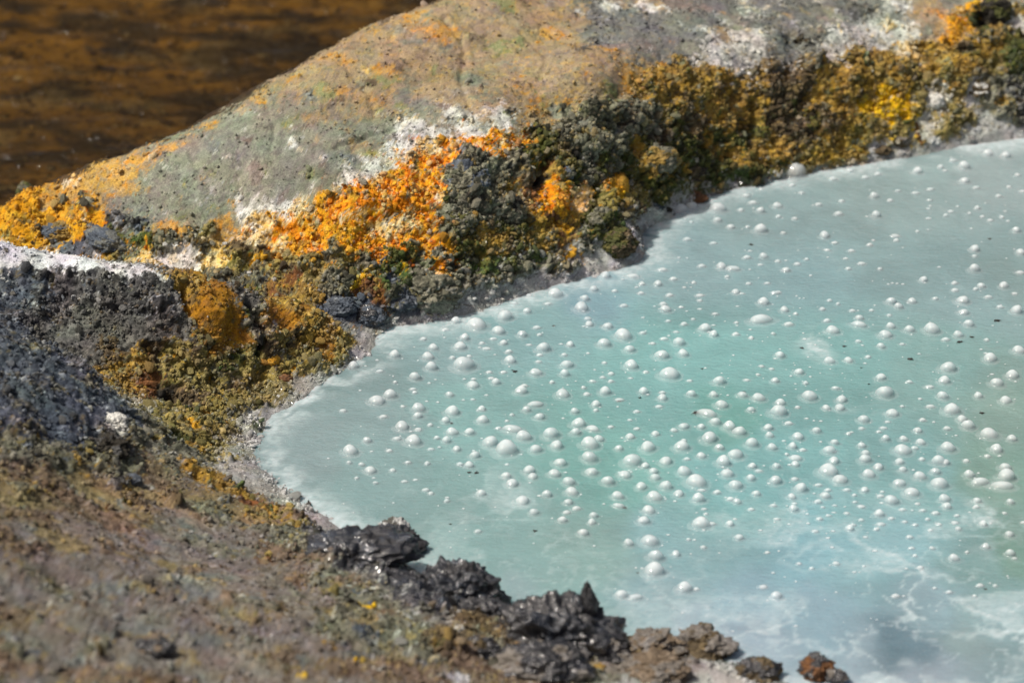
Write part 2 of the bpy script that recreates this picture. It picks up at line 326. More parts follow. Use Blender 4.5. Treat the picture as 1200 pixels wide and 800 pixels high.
# deposits seen in the photograph: (mineral, [(px, py, radius px) ...]); some dark spots are painted shade
DEP = [
    ('sage', [(215, 195, 30), (270, 180, 40), (340, 195, 40), (385, 165, 40), (250, 222, 28), (180, 225, 22), (440, 150, 28), (390, 200, 25), (310, 150, 32), (200, 240, 20),
              (500, 125, 22), (300, 225, 20), (150, 238, 12), (360, 130, 18)]),
    ('tan', [(400, 95, 40), (480, 70, 50), (560, 70, 50), (520, 108, 40), (620, 70, 50), (690, 75, 35), (560, 20, 45), (640, 20, 45), (430, 125, 30),
             (650, 100, 25), (590, 105, 30), (480, 30, 20), (700, 95, 20), (600, -30, 60), (1090, 20, 20)]),
    ('gold', [(450, 85, 18), (400, 110, 14), (500, 42, 16), (620, 115, 16), (90, 226, 14), (130, 208, 14), (170, 188, 12), (205, 170, 10), (250, 146, 9), (300, 118, 8), (345, 92, 8), (390, 68, 9),
              (440, 44, 9), (490, 22, 9), (540, 0, 9), (690, 88, 12), (150, 215, 12), (60, 236, 12), (270, 245, 9), (200, 268, 14), (260, 268, 9), (735, 92, 16), (780, 88, 12)]),
    ('slate', [(720, 42, 40), (780, 35, 40), (765, 62, 25), (700, 15, 30), (860, 8, 40), (830, 30, 20), (930, 30, 25), (960, 10, 30), (250, 170, 14), (900, 0, 50), (1000, -30, 60), (1150, -40, 60)]),
    ('white', [(842, 58, 20), (868, 62, 16), (815, 66, 12), (830, 38, 16), (870, 40, 12), (480, 150, 16), (535, 135, 14), (590, 130, 15), (590, 148, 13), (560, 158, 12), (515, 162, 11), (470, 180, 13),
               (440, 197, 14), (410, 208, 13), (300, 236, 18), (330, 240, 12), (428, 218, 9), (400, 170, 9), (280, 238, 10), (980, 50, 15), (1025, 38, 16), (1062, 40, 12), (965, 62, 10), (1050, 8, 12),
               (215, 308, 12), (205, 300, 8), (1197, 28, 9), (1096, 122, 10), (1103, 100, 6), (1140, 108, 9), (1082, 148, 8), (130, 497, 9)]),
    ('cream', [(500, 178, 12), (445, 215, 12), (475, 262, 12), (452, 272, 12), (505, 237, 8), (350, 252, 12), (300, 268, 12), (250, 300, 10), (310, 262, 9), (480, 190, 9), (330, 282, 9), (180, 306, 7),
               (690, 225, 9), (675, 235, 8), (610, 236, 8), (400, 262, 8), (1065, 62, 10), (560, 172, 6), (240, 284, 7)]),
    ('orange', [(460, 225, 24), (435, 240, 20), (485, 210, 20), (400, 255, 18), (350, 262, 16), (325, 268, 13), (440, 258, 14), (575, 166, 16), (600, 160, 9), (555, 172, 9), (500, 192, 12), (488, 258, 10),
                (500, 300, 10), (470, 280, 12), (640, 232, 12), (655, 228, 11), (430, 290, 12), (520, 178, 10), (420, 225, 12), (370, 290, 9), (485, 240, 10), (45, 303, 0.1), (620, 165, 6), (508, 318, 7), (175, 292, 5)]),
    ('amber', [(20, 262, 18), (55, 258, 18), (95, 256, 14), (40, 244, 10), (115, 266, 9), (75, 248, 12), (395, 278, 12), (515, 290, 8), (650, 238, 9), (655, 262, 8), (380, 240, 10), (720, 215, 9), (725, 205, 6),
               (350, 280, 9), (410, 240, 9), (665, 300, 6), (310, 250, 6), (300, 300, 6), (1122, 32, 10), (1145, 10, 12), (1105, 45, 9), (-20, 262, 18)]),
    ('ochre', [(575, 280, 13), (560, 270, 9), (640, 268, 14), (625, 280, 11), (600, 235, 9), (670, 250, 9), (640, 200, 7), (765, 190, 12), (750, 182, 9), (800, 98, 22), (770, 100, 16), (830, 105, 20), (865, 118, 22), (880, 130, 20),
               (850, 130, 18), (905, 165, 16), (860, 175, 9), (830, 175, 9), (940, 185, 14), (985, 170, 16), (1000, 140, 14), (970, 120, 14), (1000, 100, 16), (1030, 80, 14), (1000, 75, 15), (1040, 95, 12), (965, 92, 12),
               (1080, 60, 12), (1085, 80, 10), (1105, 60, 14), (1125, 75, 12), (1150, 60, 12), (1170, 42, 9), (1190, 8, 10), (1000, 182, 8), (960, 170, 10), (880, 185, 8), (350, 345, 12),
               (160, 432, 12), (140, 440, 10), (225, 340, 12), (205, 335, 8), (365, 385, 16), (345, 365, 10), (390, 390, 10), (20, 575, 8), (60, 580, 6), (225, 552, 8), (250, 562, 9), (275, 580, 8), (310, 598, 6),
               (125, 295, 5), (300, 345, 8), (45, 272, 5)]),
    ('knob', [(240, 350, 12), (250, 365, 14), (262, 378, 12), (235, 365, 10), (272, 392, 9), (255, 392, 9), (228, 352, 6), (360, 372, 12), (345, 380, 9), (375, 400, 8), (240, 338, 7), (330, 372, 7)]),
    ('rust', [(330, 342, 6), (345, 330, 6), (640, 255, 9), (650, 275, 9), (620, 225, 8), (170, 450, 9), (290, 590, 8), (340, 640, 6), (310, 655, 5), (420, 345, 7), (440, 350, 8), (817, 232, 6), (1075, 160, 4), (90, 600, 5), (120, 590, 5), (430, 340, 6), (20, 660, 5), (630, 190, 6)]),
    ('sulfur', [(1040, 128, 14), (1020, 120, 9), (1055, 118, 6), (1055, 135, 9), (475, 312, 5), (725, 222, 6), (422, 778, 4), (440, 792, 5), (415, 330, 6), (345, 790, 3.5), (415, 715, 3)]),
    ('olive', [(360, 315, 13), (340, 295, 10), (315, 315, 10), (280, 310, 10), (400, 310, 9), (215, 440, 14), (200, 420, 10), (240, 420, 12), (255, 450, 10), (290, 430, 12), (310, 430, 10), (280, 470, 18), (255, 480, 16), (230, 500, 18), (240, 520, 16), (300, 470, 14), (315, 455, 11), (215, 510, 12), (260, 505, 11),
               (340, 405, 10), (360, 420, 10), (390, 415, 8), (400, 400, 8), (340, 430, 9), (300, 608, 9), (325, 600, 10), (350, 615, 9), (715, 235, 9), (735, 240, 9), (700, 245, 9), (660, 192, 9), (660, 178, 7), (1065, 105, 12), (1065, 85, 9), (1105, 90, 12), (1130, 100, 12), (1090, 100, 8), (1075, 128, 9), (1040, 110, 8),
               (1020, 150, 12), (1110, 150, 10), (930, 195, 9), (1050, 150, 9), (1130, 130, 10), (1160, 80, 12), (520, 240, 4), (480, 290, 6), (520, 345, 8), (490, 340, 7), (745, 230, 8), (240, 275, 8), (255, 530, 9)]),
    ('moss', [(640, 165, 14), (620, 185, 10), (670, 200, 12), (700, 190, 10), (790, 150, 14), (800, 170, 15), (840, 155, 14), (860, 160, 12), (890, 155, 12), (830, 200, 14), (790, 195, 12), (770, 215, 12), (730, 190, 9), (750, 205, 9), (600, 270, 12), (535, 285, 10), (560, 300, 10), (470, 300, 10), (450, 312, 8), (700, 270, 11), (690, 250, 7),
              (710, 262, 8), (850, 195, 10), (875, 205, 8), (910, 185, 9), (1190, 70, 12), (1180, 55, 8), (1150, 25, 10), (930, 130, 9), (140, 280, 7), (30, 228, 7), (260, 440, 6), (275, 420, 7), (1000, 165, 6), (420, 300, 6), (950, 150, 9), (700, 225, 7), (640, 300, 7), (600, 320, 6), (180, 290, 7)]),
    ('green', [(450, 328, 8), (470, 308, 7), (480, 320, 7), (720, 262, 7), (860, 203, 8), (880, 210, 6), (840, 212, 6), (575, 300, 6), (545, 310, 6), (695, 255, 6), (1195, 80, 6), (620, 305, 5), (410, 320, 5), (300, 420, 6), (165, 285, 6), (570, 318, 7), (700, 178, 6), (690, 268, 6), (300, 505, 5)]),
    ('crust', [(540, 210, 14), (560, 200, 12), (575, 215, 12), (545, 235, 14), (530, 250, 12), (560, 250, 14), (585, 240, 12), (600, 255, 10), (590, 205, 12), (520, 265, 9), (610, 200, 9), (660, 150, 14), (690, 160, 15), (715, 150, 15), (740, 140, 14), (700, 175, 12), (720, 185, 11), (685, 205, 10), (720, 130, 12), (760, 135, 14), (660, 130, 10), (690, 130, 10),
               (510, 310, 8), (490, 320, 8), (530, 320, 8), (545, 330, 8), (590, 330, 8), (610, 315, 8), (570, 330, 7), (640, 310, 8), (420, 305, 9), (385, 305, 9), (390, 330, 9), (460, 340, 9), (505, 340, 9), (520, 330, 7), (200, 285, 9), (220, 280, 8), (240, 290, 8), (75, 238, 7), (105, 240, 7), (100, 258, 6), (270, 325, 9), (285, 330, 9), (300, 325, 8),
               (295, 375, 7), (680, 285, 8), (660, 310, 7), (640, 290, 7), (1165, 100, 12), (1180, 130, 12), (950, 75, 10), (225, 300, 6), (740, 250, 6), (735, 262, 6), (775, 185, 7)]),
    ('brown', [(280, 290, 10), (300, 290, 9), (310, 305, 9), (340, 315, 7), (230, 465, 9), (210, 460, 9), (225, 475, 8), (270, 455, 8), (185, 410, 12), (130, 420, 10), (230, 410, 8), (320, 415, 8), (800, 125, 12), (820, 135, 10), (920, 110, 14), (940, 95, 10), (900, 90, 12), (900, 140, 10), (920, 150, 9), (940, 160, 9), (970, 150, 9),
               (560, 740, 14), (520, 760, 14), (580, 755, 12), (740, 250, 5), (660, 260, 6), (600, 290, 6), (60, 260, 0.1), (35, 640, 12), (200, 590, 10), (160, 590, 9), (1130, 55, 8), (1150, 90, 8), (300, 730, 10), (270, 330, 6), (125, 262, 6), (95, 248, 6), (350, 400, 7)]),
    ('dark', [(195, 465, 9), (190, 480, 8), (210, 478, 7), (304, 388, 5), (307, 402, 4), (300, 372, 3), (120, 525, 9), (140, 530, 8), (105, 535, 6), (26, 506, 6), (330, 300, 5), (930, 45, 8), (1150, 22, 8), (1165, 18, 8), (870, 150, 5), (675, 180, 7), (630, 205, 7), (595, 262, 6), (620, 260, 5), (245, 325, 4), (60, 332, 6), (80, 345, 6), (215, 350, 3), (855, 115, 4), (940, 118, 7)]),  # black clods, and shade painted as dark pigment in hollows and clefts
    ('charcoal', [(50, 322, 14), (80, 325, 14), (110, 325, 12), (140, 332, 12), (165, 338, 10), (100, 345, 14), (130, 352, 14), (160, 358, 12), (190, 345, 8), (185, 360, 10), (70, 360, 14), (45, 345, 12), (20, 375, 14), (195, 378, 9), (130, 265, 9), (145, 268, 7), (160, 262, 6), (205, 365, 6), (310, 330, 7), (290, 318, 6), (1180, 110, 9), (1190, 130, 10), (120, 505, 8), (150, 570, 9), (130, 575, 7)]),
    ('ash', [(100, 380, 14), (130, 385, 14), (160, 385, 12), (70, 395, 14), (100, 405, 12), (190, 395, 12), (140, 405, 10), (40, 390, 12), (215, 390, 8), (120, 365, 10), (280, 345, 6), (290, 360, 5)]),
    ('ink', [(30, 425, 26), (70, 450, 24), (20, 460, 24), (55, 480, 22), (105, 475, 18), (135, 488, 12), (25, 395, 14), (50, 410, 14), (95, 500, 14), (60, 508, 14), (20, 335, 14), (12, 360, 12), (35, 330, 10), (55, 340, 8), (160, 500, 8), (-30, 440, 30)]),
    ('blue', [(455, 322, 7), (395, 362, 11), (380, 360, 8), (470, 358, 8), (480, 352, 7), (430, 372, 7), (65, 272, 9), (90, 288, 8), (100, 285, 7), (445, 305, 6), (535, 200, 6), (170, 270, 6), (770, 245, 4), (415, 355, 6), (40, 350, 7), (275, 335, 5)]),
    ('snow', [(10, 292, 14), (40, 300, 13), (70, 300, 11), (100, 306, 9), (130, 312, 8), (155, 318, 6), (175, 322, 5), (190, 327, 4), (25, 308, 10), (5, 312, 9), (50, 310, 8), (85, 311, 6), (-30, 295, 18), (150, 325, 4)]),
    ('murk', [(130, 540, 14), (100, 520, 12), (160, 515, 14), (190, 512, 14), (45, 530, 18), (20, 535, 16), (75, 545, 16), (180, 530, 12), (150, 555, 12), (200, 520, 9), (220, 530, 7), (420, 705, 14), (450, 730, 14), (470, 745, 12), (400, 725, 14), (380, 690, 12), (490, 770, 14), (330, 690, 10), (400, 745, 10), (320, 625, 9), (345, 630, 8), (700, 790, 12), (600, 775, 12)]),
    ('mauve', [(100, 625, 30), (200, 620, 34), (60, 660, 34), (150, 670, 40), (240, 660, 40), (300, 690, 34), (100, 720, 40), (200, 720, 44), (280, 740, 40), (340, 740, 34), (160, 770, 44), (60, 750, 40), (250, 790, 40), (30, 700, 34), (270, 625, 20), (370, 765, 30), (740, 775, 22), (780, 770, 18), (700, 770, 16), (30, 800, 40)]),
    ('earth', [(40, 610, 24), (20, 730, 26), (100, 790, 26), (260, 700, 16), (330, 770, 24), (400, 780, 22), (310, 640, 12), (180, 690, 16), (120, 650, 14), (460, 780, 18), (170, 600, 12), (60, 570, 12), (180, 565, 12), (360, 655, 12), (560, 785, 16), (640, 790, 14), (810, 765, 9), (770, 758, 9), (0, 780, 26), (220, 600, 12), (400, 690, 9), (820, 748, 6)]),
    ('earth', [(80, 590, 30), (150, 612, 20), (30, 640, 28), (180, 800, 30), (330, 600, 14), (60, 560, 16)]),
    ('murk', [(350, 640, 18), (400, 740, 26), (60, 690, 22), (10, 770, 26), (250, 600, 16), (380, 690, 16), (120, 760, 18)]),
    ('khaki', [(30, 585, 24), (110, 575, 20), (180, 580, 16), (300, 612, 14), (250, 590, 14), (420, 730, 16), (460, 770, 16)]),
    ('slate', [(150, 690, 20), (240, 700, 20), (70, 700, 16), (200, 640, 14), (330, 740, 14), (120, 750, 16)]),
    ('brown', [(840, 112, 13), (870, 142, 13), (930, 122, 14), (810, 152, 12), (770, 165, 10), (900, 125, 10), (960, 135, 8), (660, 175, 9), (620, 215, 8), (200, 472, 9)]),  # brown crust that also paints in the shade of overhangs and recesses
    ('moss', [(760, 180, 12), (820, 180, 12), (880, 190, 10), (730, 205, 9)]),
    ('snow', [(38, 342, 5), (58, 330, 4), (30, 358, 4), (88, 346, 4), (66, 350, 3.5), (20, 330, 5), (50, 318, 6)]),
    ('blue', [(42, 338, 10), (20, 348, 12), (60, 352, 8)]),
    ('wet', [(380, 640, 14), (410, 648, 14), (440, 655, 12), (460, 675, 12), (430, 635, 12), (480, 690, 12), (520, 690, 16), (540, 710, 14), (560, 725, 12), (500, 715, 10), (640, 740, 22), (670, 755, 18), (600, 750, 10), (395, 660, 9), (360, 630, 8), (700, 760, 10)]),
    ('shore', [(1140, 163, 8), (1100, 172, 9), (1060, 180, 8), (1020, 186, 8), (985, 191, 8), (950, 198, 8), (920, 204, 8), (890, 212, 7), (860, 219, 6), (835, 226, 6), (810, 238, 7), (790, 250, 8), (770, 258, 8), (755, 272, 9), (740, 292, 10), (720, 305, 9), (690, 318, 8), (660, 326, 8), (630, 335, 8), (600, 343, 8), (575, 352, 9), (550, 360, 10), (520, 370, 7),
               (490, 374, 6), (460, 378, 6), (440, 388, 6), (432, 400, 7), (420, 418, 8), (395, 432, 9), (375, 446, 9), (350, 462, 9), (325, 480, 12), (300, 495, 12), (290, 515, 12), (297, 540, 12), (315, 562, 10), (340, 582, 9), (360, 597, 8), (375, 605, 7), (860, 785, 12), (835, 780, 9), (900, 800, 12), (960, 812, 16), (310, 520, 8), (1190, 158, 10), (760, 250, 7),
               (440, 790, 8), (535, 796, 7), (400, 800, 6), (740, 280, 9), (1150, 152, 6)]),
]
# what grows between: every patch is broken up by smaller ones of these kinds
MATES = {
    'sage': ['lilac', 'slate', 'lichen', 'tan', 'sage', 'white'], 'tan': ['lilac', 'gold', 'sage', 'tan', 'lichen', 'earth'], 'gold': ['tan', 'sage', 'ochre', 'cream'], 'slate': ['lilac', 'sage', 'ash', 'tan', 'white'],
    'white': ['slate', 'sage', 'cream', 'ash', 'white'], 'cream': ['orange', 'white', 'olive', 'gold'], 'orange': ['cream', 'amber', 'ochre', 'gold', 'olive', 'cream', 'crust'], 'amber': ['orange', 'ochre', 'cream', 'olive', 'gold', 'crust', 'lichen'],
    'ochre': ['brown', 'moss', 'olive', 'gold', 'crust', 'olive', 'green'], 'knob': ['ochre', 'brown', 'amber', 'knob'], 'rust': ['brown', 'ochre', 'olive'], 'sulfur': ['olive', 'ochre', 'amber'], 'olive': ['moss', 'crust', 'ochre', 'brown', 'amber', 'murk'],
    'moss': ['green', 'brown', 'ochre', 'crust', 'olive', 'dark'], 'green': ['moss', 'crust', 'olive'], 'crust': ['dark', 'moss', 'ochre', 'olive', 'slate', 'brown', 'crust'], 'brown': ['ochre', 'moss', 'crust', 'dark'], 'dark': ['brown', 'crust'],
    'charcoal': ['ash', 'dark', 'blue', 'brown', 'charcoal', 'murk'], 'ash': ['charcoal', 'murk', 'brown', 'ash'], 'ink': ['charcoal', 'ash', 'blue', 'murk', 'ink'], 'blue': ['ink', 'slate', 'crust'], 'snow': ['white', 'snow', 'ash'],
    'murk': ['earth', 'ash', 'ochre', 'olive', 'ink', 'dark'], 'mauve': ['earth', 'lilac', 'khaki', 'slate', 'mauve', 'murk', 'slate'], 'khaki': ['murk', 'earth', 'olive', 'khaki', 'ochre'], 'earth': ['mauve', 'khaki', 'murk', 'slate'], 'wet': ['wet', 'coal', 'brown', 'coal', 'mauve'],
    'shore': ['shore', 'white', 'white', 'ash', 'silt'], 'coal': ['wet'], 'silt': ['silt'], 'bed': ['bed'], 'lilac': ['sage'], 'lichen': ['sage'],
}
mates = []
for tname, spots in DEP:
    for (px, py, r) in spots:
        if r < 4:
            continue
        n_ = 3 if r < 12 else 5 if r < 24 else 9
        for k in range(n_):
            a_, q_ = rng.uniform(0, 6.28), r * math.sqrt(rng.uniform(.02, 1.5))
            mates.append((MATES[tname][int(rng.integers(len(MATES[tname])))], [(px + q_ * math.cos(a_), py + .75 * q_ * math.sin(a_), max(2.6, r * rng.uniform(.16, .42)))]))
DEP += mates
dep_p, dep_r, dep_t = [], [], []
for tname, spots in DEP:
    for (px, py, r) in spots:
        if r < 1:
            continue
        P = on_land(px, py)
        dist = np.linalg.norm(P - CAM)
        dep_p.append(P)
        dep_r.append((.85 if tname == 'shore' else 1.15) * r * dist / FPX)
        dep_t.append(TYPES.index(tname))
# silt under the pool, brown bed down by the stream (placed in metres)
for x in np.arange(-.7, 2.3, .25):
    for y in np.arange(-1.2, 1.3, .25):
        if poly_sd(np.array([[x, y]]), shore_xy)[0] < -.10:
            dep_p.append(np.array([x, y, -.06])); dep_r.append(.12); dep_t.append(TYPES.index('silt'))
for c in crest:
    for k in range(1, 5):
        dep_p.append(np.array([c[0] - .05 * k, c[1] + .11 * k, c[2] - .10 * k])); dep_r.append(.06); dep_t.append(TYPES.index('bed'))
for x in np.arange(-1.8, 1.0, .3):
    for y in np.arange(.6, 2.9, .3):
        if base_h(np.array([x]), np.array([y]))[0] < -.15:
            dep_p.append(np.array([x, y, -.3])); dep_r.append(.2); dep_t.append(TYPES.index('bed'))
dep_p = np.array(dep_p, np.float32); dep_r = np.array(dep_r, np.float32); dep_t = np.array(dep_t)


def zone_weights(P, warp=1.0):
    """Share of each mineral at the points P; works through the land cell by cell with the deposits near that cell."""
    Wt = np.zeros((len(P), len(TYPES)), np.float32)
    wv = np.stack([fbm(P, .07, 3, s) for s in (101, 111, 121)], 1) * .036 * warp
    wv += np.stack([fbm(P, .022, 2, s) for s in (131, 141, 151)], 1) * .016 * warp
    wv += np.stack([vnoise(P, .007, s) for s in (161, 171, 181)], 1) * .006 * warp
    Q = (P + wv).astype(np.float32)
    onehot = np.zeros((len(dep_t), len(TYPES)), np.float32)
    onehot[np.arange(len(dep_t)), dep_t] = 1
    inv = 1 / dep_r ** 2
    key = (np.floor(P[:, 0] / .10).astype(np.int64) + 500) * 1000 + np.floor(P[:, 1] / .10).astype(np.int64) + 500
    order_ = np.argsort(key, kind='stable')
    cuts = np.flatnonzero(np.diff(key[order_])) + 1
    for ids in np.split(order_, cuts):
        q = Q[ids]
        c_ = q.mean(0)
        R_ = np.sqrt(((q - c_) ** 2).sum(1).max())
        dc = np.sqrt(((dep_p - c_) ** 2).sum(1))
        sel = np.flatnonzero(dc < R_ + 5.0 * dep_r)
        if len(sel) < 4:
            sel = np.argsort(dc - 2 * dep_r)[:8]
        dp = dep_p[sel]
        d2 = (q * q).sum(1)[:, None] + (dp * dp).sum(1)[None] - 2 * q @ dp.T
        e = np.maximum(d2, 0) * inv[sel]
        w = (1.0 / (e * e + .05)) @ onehot[sel]
        Wt[ids] = w / w.sum(1, keepdims=True)
    Wt = Wt ** 1.2
    return Wt / Wt.sum(1, keepdims=True)


PAL = []
for t in TYPES:
    cols = np.array([c for c, _ in MIN[t][0]], np.float32)
    sh = np.array([s for _, s in MIN[t][0]], np.float32)
    PAL.append((cols, np.cumsum(sh / sh.sum())))
AMP = np.array([MIN[t][1] for t in TYPES], np.float32) * .001
DEN = np.array([MIN[t][2] for t in TYPES], np.float32)
CSZ = np.array([MIN[t][3] for t in TYPES], np.float32) * .001
WETN = np.array([MIN[t][4] for t in TYPES], np.float32)


def pick(tidx, u):
    """Colour number u (0..1) of the palette of mineral tidx."""
    out = np.zeros((len(tidx), 3), np.float32)
    for k, (cols, cum) in enumerate(PAL):
        m = tidx == k
        if m.any():
            out[m] = cols[np.minimum(np.searchsorted(cum, u[m]), len(cols) - 1)]
    return out


def choose(Wt, u):
    c = np.cumsum(Wt, 1)
    return np.minimum((u[:, None] * c[:, -1:] > c).sum(1), Wt.shape[1] - 1)


# ---------------------------------------------------------------- land mesh: a sheet with rows closer together where it is steep
def land_mesh():
    xs = np.concatenate([np.linspace(-1.95, -1.36, 14, endpoint=False), np.arange(-1.36, 1.40, .0037), np.linspace(1.40, 2.7, 34)])
    NR = 760
    ny = 900
    yy = np.linspace(-2.7, 2.8, ny)
    X, Y = np.meshgrid(xs, yy)                      # ny x nx
    Z = base_h(X, Y)
    dz = np.gradient(Z, yy, axis=0)
    dens = np.sqrt(1 + (2.2 * dz) ** 2)
    pool = Z < -.02
    dens = np.where(pool, dens * .16, dens)
    dens = np.where(Z < -.25, dens * .25, dens)
    dens = np.where(Y < -1.45, dens * .3, dens)
    dens = np.where(Y > 1.75, dens * .35, dens)
    # smooth along x so that rows stay fair
    k = np.ones(41) / 41
    dens = np.apply_along_axis(lambda r: np.convolve(np.pad(r, 20, mode='edge'), k, mode='valid'), 1, dens)
    cum = np.cumsum(dens, 0)
    cum = (cum - cum[0]) / (cum[-1] - cum[0])
    rows = np.linspace(0, 1, NR)
    YY = np.empty((NR, len(xs)))
    for j in range(len(xs)):
        YY[:, j] = np.interp(rows, cum[:, j], yy)
    XX = np.broadcast_to(xs, YY.shape)
    ZZ = base_h(XX, YY)
    P = np.stack([XX, YY, ZZ], 2).reshape(-1, 3)
    e = 0.012
    nx = -(base_h(P[:, 0] + e, P[:, 1]) - base_h(P[:, 0] - e, P[:, 1])) / (2 * e)
    nyv = -(base_h(P[:, 0], P[:, 1] + e) - base_h(P[:, 0], P[:, 1] - e)) / (2 * e)
    N = np.stack([nx, nyv, np.ones_like(nx)], 1)
    N /= np.linalg.norm(N, axis=1, keepdims=True)
    return P, N, NR, len(xs)


LP, LN, NR, NC = land_mesh()
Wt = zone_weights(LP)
amp = Wt @ AMP
wetv = Wt @ WETN
crusty = sstep(.004, .010, amp)
big, bigid = nodules(LP + .034 * np.stack([fbm(LP, .045, 3, s) for s in (7, 8, 9)], 1), .080, 21)
mid_, midid = nodules(LP + .017 * np.stack([fbm(LP, .020, 2, s) for s in (17, 18, 19)], 1), .032, 31)
ledge = 1 - 2 * np.abs(fbm(LP * np.array([1, 1, 1.6]), .045, 4, 35))
fin, finid = nodules(LP + .006 * np.stack([vnoise(LP, .009, s) for s in (44, 45, 46)], 1), .014, 41)
rid = 1 - np.abs(fbm(LP, .11, 4, 51))
disp = amp * (2.6 * (big - .5) * crusty + .95 * (mid_ - .5) + 1.5 * crusty * (ledge - .55) + .75 * (fin - .4) + 1.5 * crusty * (rid - .75) * 2)
disp += crusty * .0045 * (fbm(LP, .02, 3, 52) + .6 * vnoise(LP, .008, 53))
disp += .016 * fbm(LP, .20, 4, 61) * sstep(-.02, .05, LP[:, 2]) + .0025 * fbm(LP, .03, 3, 66)
disp += .0020 * (fin - .4) * (.4 + .6 * crusty) + .0016 * fbm(LP, .028, 2, 71) + .007 * fbm(LP, .06, 4, 73) * sstep(-.01, .02, LP[:, 2])
# clefts, hollows and bulges seen in the photograph
for path, wid, dep in [([(290, 358), (301, 370), (308, 384), (307, 398), (300, 414)], .0085, .045), ([(213, 338), (216, 352), (222, 366)], .008, .03), ([(236, 322), (244, 330), (250, 340)], .006, .02),
                       ([(345, 395), (360, 408), (372, 414)], .007, .02), ([(640, 190), (632, 206), (628, 220)], .012, .03), ([(700, 230), (705, 245)], .010, .025), ([(880, 120), (884, 150), (878, 170)], .012, .025),
                       ([(330, 205), (350, 212), (380, 208)], .006, .008), ([(395, 175), (430, 160), (470, 150)], .007, .010), ([(310, 118), (322, 150), (318, 185), (335, 222)], .007, .006), ([(400, 75), (425, 105), (440, 135)], .008, .007), ([(520, 25), (545, 60), (540, 100), (552, 130)], .008, .007), ([(220, 178), (232, 200), (228, 235)], .006, .006), ([(610, 40), (640, 65), (632, 95)], .007, .006), ([(270, 160), (285, 195), (278, 230)], .006, .005)]:
    pts = [on_land(*q_) for q_ in path]
    dmin = np.full(len(LP), 9.0)
    for a_, b_ in zip(pts[:-1], pts[1:]):
        ab = b_ - a_
        t_ = np.clip(((LP - a_) @ ab) / (ab @ ab), 0, 1)
        dmin = np.minimum(dmin, np.linalg.norm(LP - a_ - t_[:, None] * ab, axis=1))
    dmin = dmin + .004 * vnoise(LP, .018, 801)
    disp -= dep * np.exp(-(dmin / wid) ** 2)
for px, py, r, dep in [(198, 474, 13, -.040), (675, 182, 12, -.035), (630, 207, 10, -.035), (594, 262, 8, -.035), (618, 262, 7, -.03), (930, 47, 12, -.04), (1152, 24, 12, -.05), (873, 150, 10, -.03), (330, 302, 8, -.025),
                       (857, 118, 8, -.025), (80, 346, 12, -.025), (58, 332, 9, -.02), (240, 326, 6, -.02), (150, 332, 9, -.02), (560, 300, 9, -.025), (650, 262, 8, -.025), (700, 215, 8, -.025), (940, 118, 10, -.03), (1005, 160, 9, -.02),
                       (122, 526, 14, -.03), (380, 312, 8, -.02), (1080, 55, 8, -.025), (800, 150, 10, -.025), (740, 175, 10, -.02),
                       (250, 368, 22, .022), (300, 392, 9, .018), (352, 382, 20, .020), (545, 225, 26, .030), (590, 245, 16, .022), (700, 165, 22, .022), (648, 235, 12, .02), (765, 195, 18, .02), (470, 225, 18, .016), (410, 262, 14, .016),
                       (820, 105, 20, .022), (1000, 95, 18, .02), (1050, 100, 16, .02), (1110, 80, 18, .022), (960, 160, 14, .016), (900, 100, 12, .018), (130, 352, 16, .014), (185, 360, 12, .014), (60, 262, 14, .016), (230, 285, 10, .014), (280, 300, 9, .014),
                       (500, 330, 12, .016), (455, 335, 12, .016), (560, 270, 10, .015)]:
    c_ = on_land(px, py)
    r_ = r * np.linalg.norm(c_ - CAM) / FPX
    disp += dep * np.exp(-(((LP - c_) ** 2).sum(1)) / r_ ** 2)
under = sstep(.0, -.05, LP[:, 2])
disp *= (1 - .8 * under)
V = LP + LN * disp[:, None]
# colours: one number per crumb-sized cell, a slower drift, fine grain
u = np.where(rng.random(len(LP)) < .0, 0, .55 * midid + .45 * finid)
u = np.where(vnoise(LP, .05, 81) > .1, finid, u)
u = np.clip(u + .18 * vnoise(LP, .02, 83) + .10 * (rng.random(len(LP)) - .5), 0, .999)
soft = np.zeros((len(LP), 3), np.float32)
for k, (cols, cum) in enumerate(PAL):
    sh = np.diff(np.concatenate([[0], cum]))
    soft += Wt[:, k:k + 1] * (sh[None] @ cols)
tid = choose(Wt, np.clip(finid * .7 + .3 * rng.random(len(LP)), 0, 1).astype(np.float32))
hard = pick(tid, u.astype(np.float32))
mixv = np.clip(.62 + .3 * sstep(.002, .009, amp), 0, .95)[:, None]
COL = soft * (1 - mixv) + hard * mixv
COL *= (1 + .30 * fbm(LP, .014, 3, 91) + .22 * fbm(LP, .09, 3, 95))[:, None]
COL *= (1 + np.stack([.10 * fbm(LP, .06, 3, s) for s in (96, 97, 98)], 1))
# damp ground along the waterline
damp = sstep(.022, .004, LP[:, 2] + .006 * fbm(LP, .05, 3, 99)) * sstep(-.02, .0, LP[:, 2])
wetv = np.clip(wetv + .6 * damp, 0, 1)
COL *= (1 - .24 * damp)[:, None]
COL = np.clip(COL, .008, .85)
lum_ = COL.mean(1, keepdims=True)
COL = np.clip(1.02 * np.clip(lum_ + 1.14 * (COL - lum_), .004, 1) ** 1.10, .005, .85)


def grid_faces(nr, nc):
    i = np.arange(nr * nc).reshape(nr, nc)
    return np.stack([i[:-1, :-1], i[:-1, 1:], i[1:, 1:], i[1:, :-1]], 2).reshape(-1, 4)


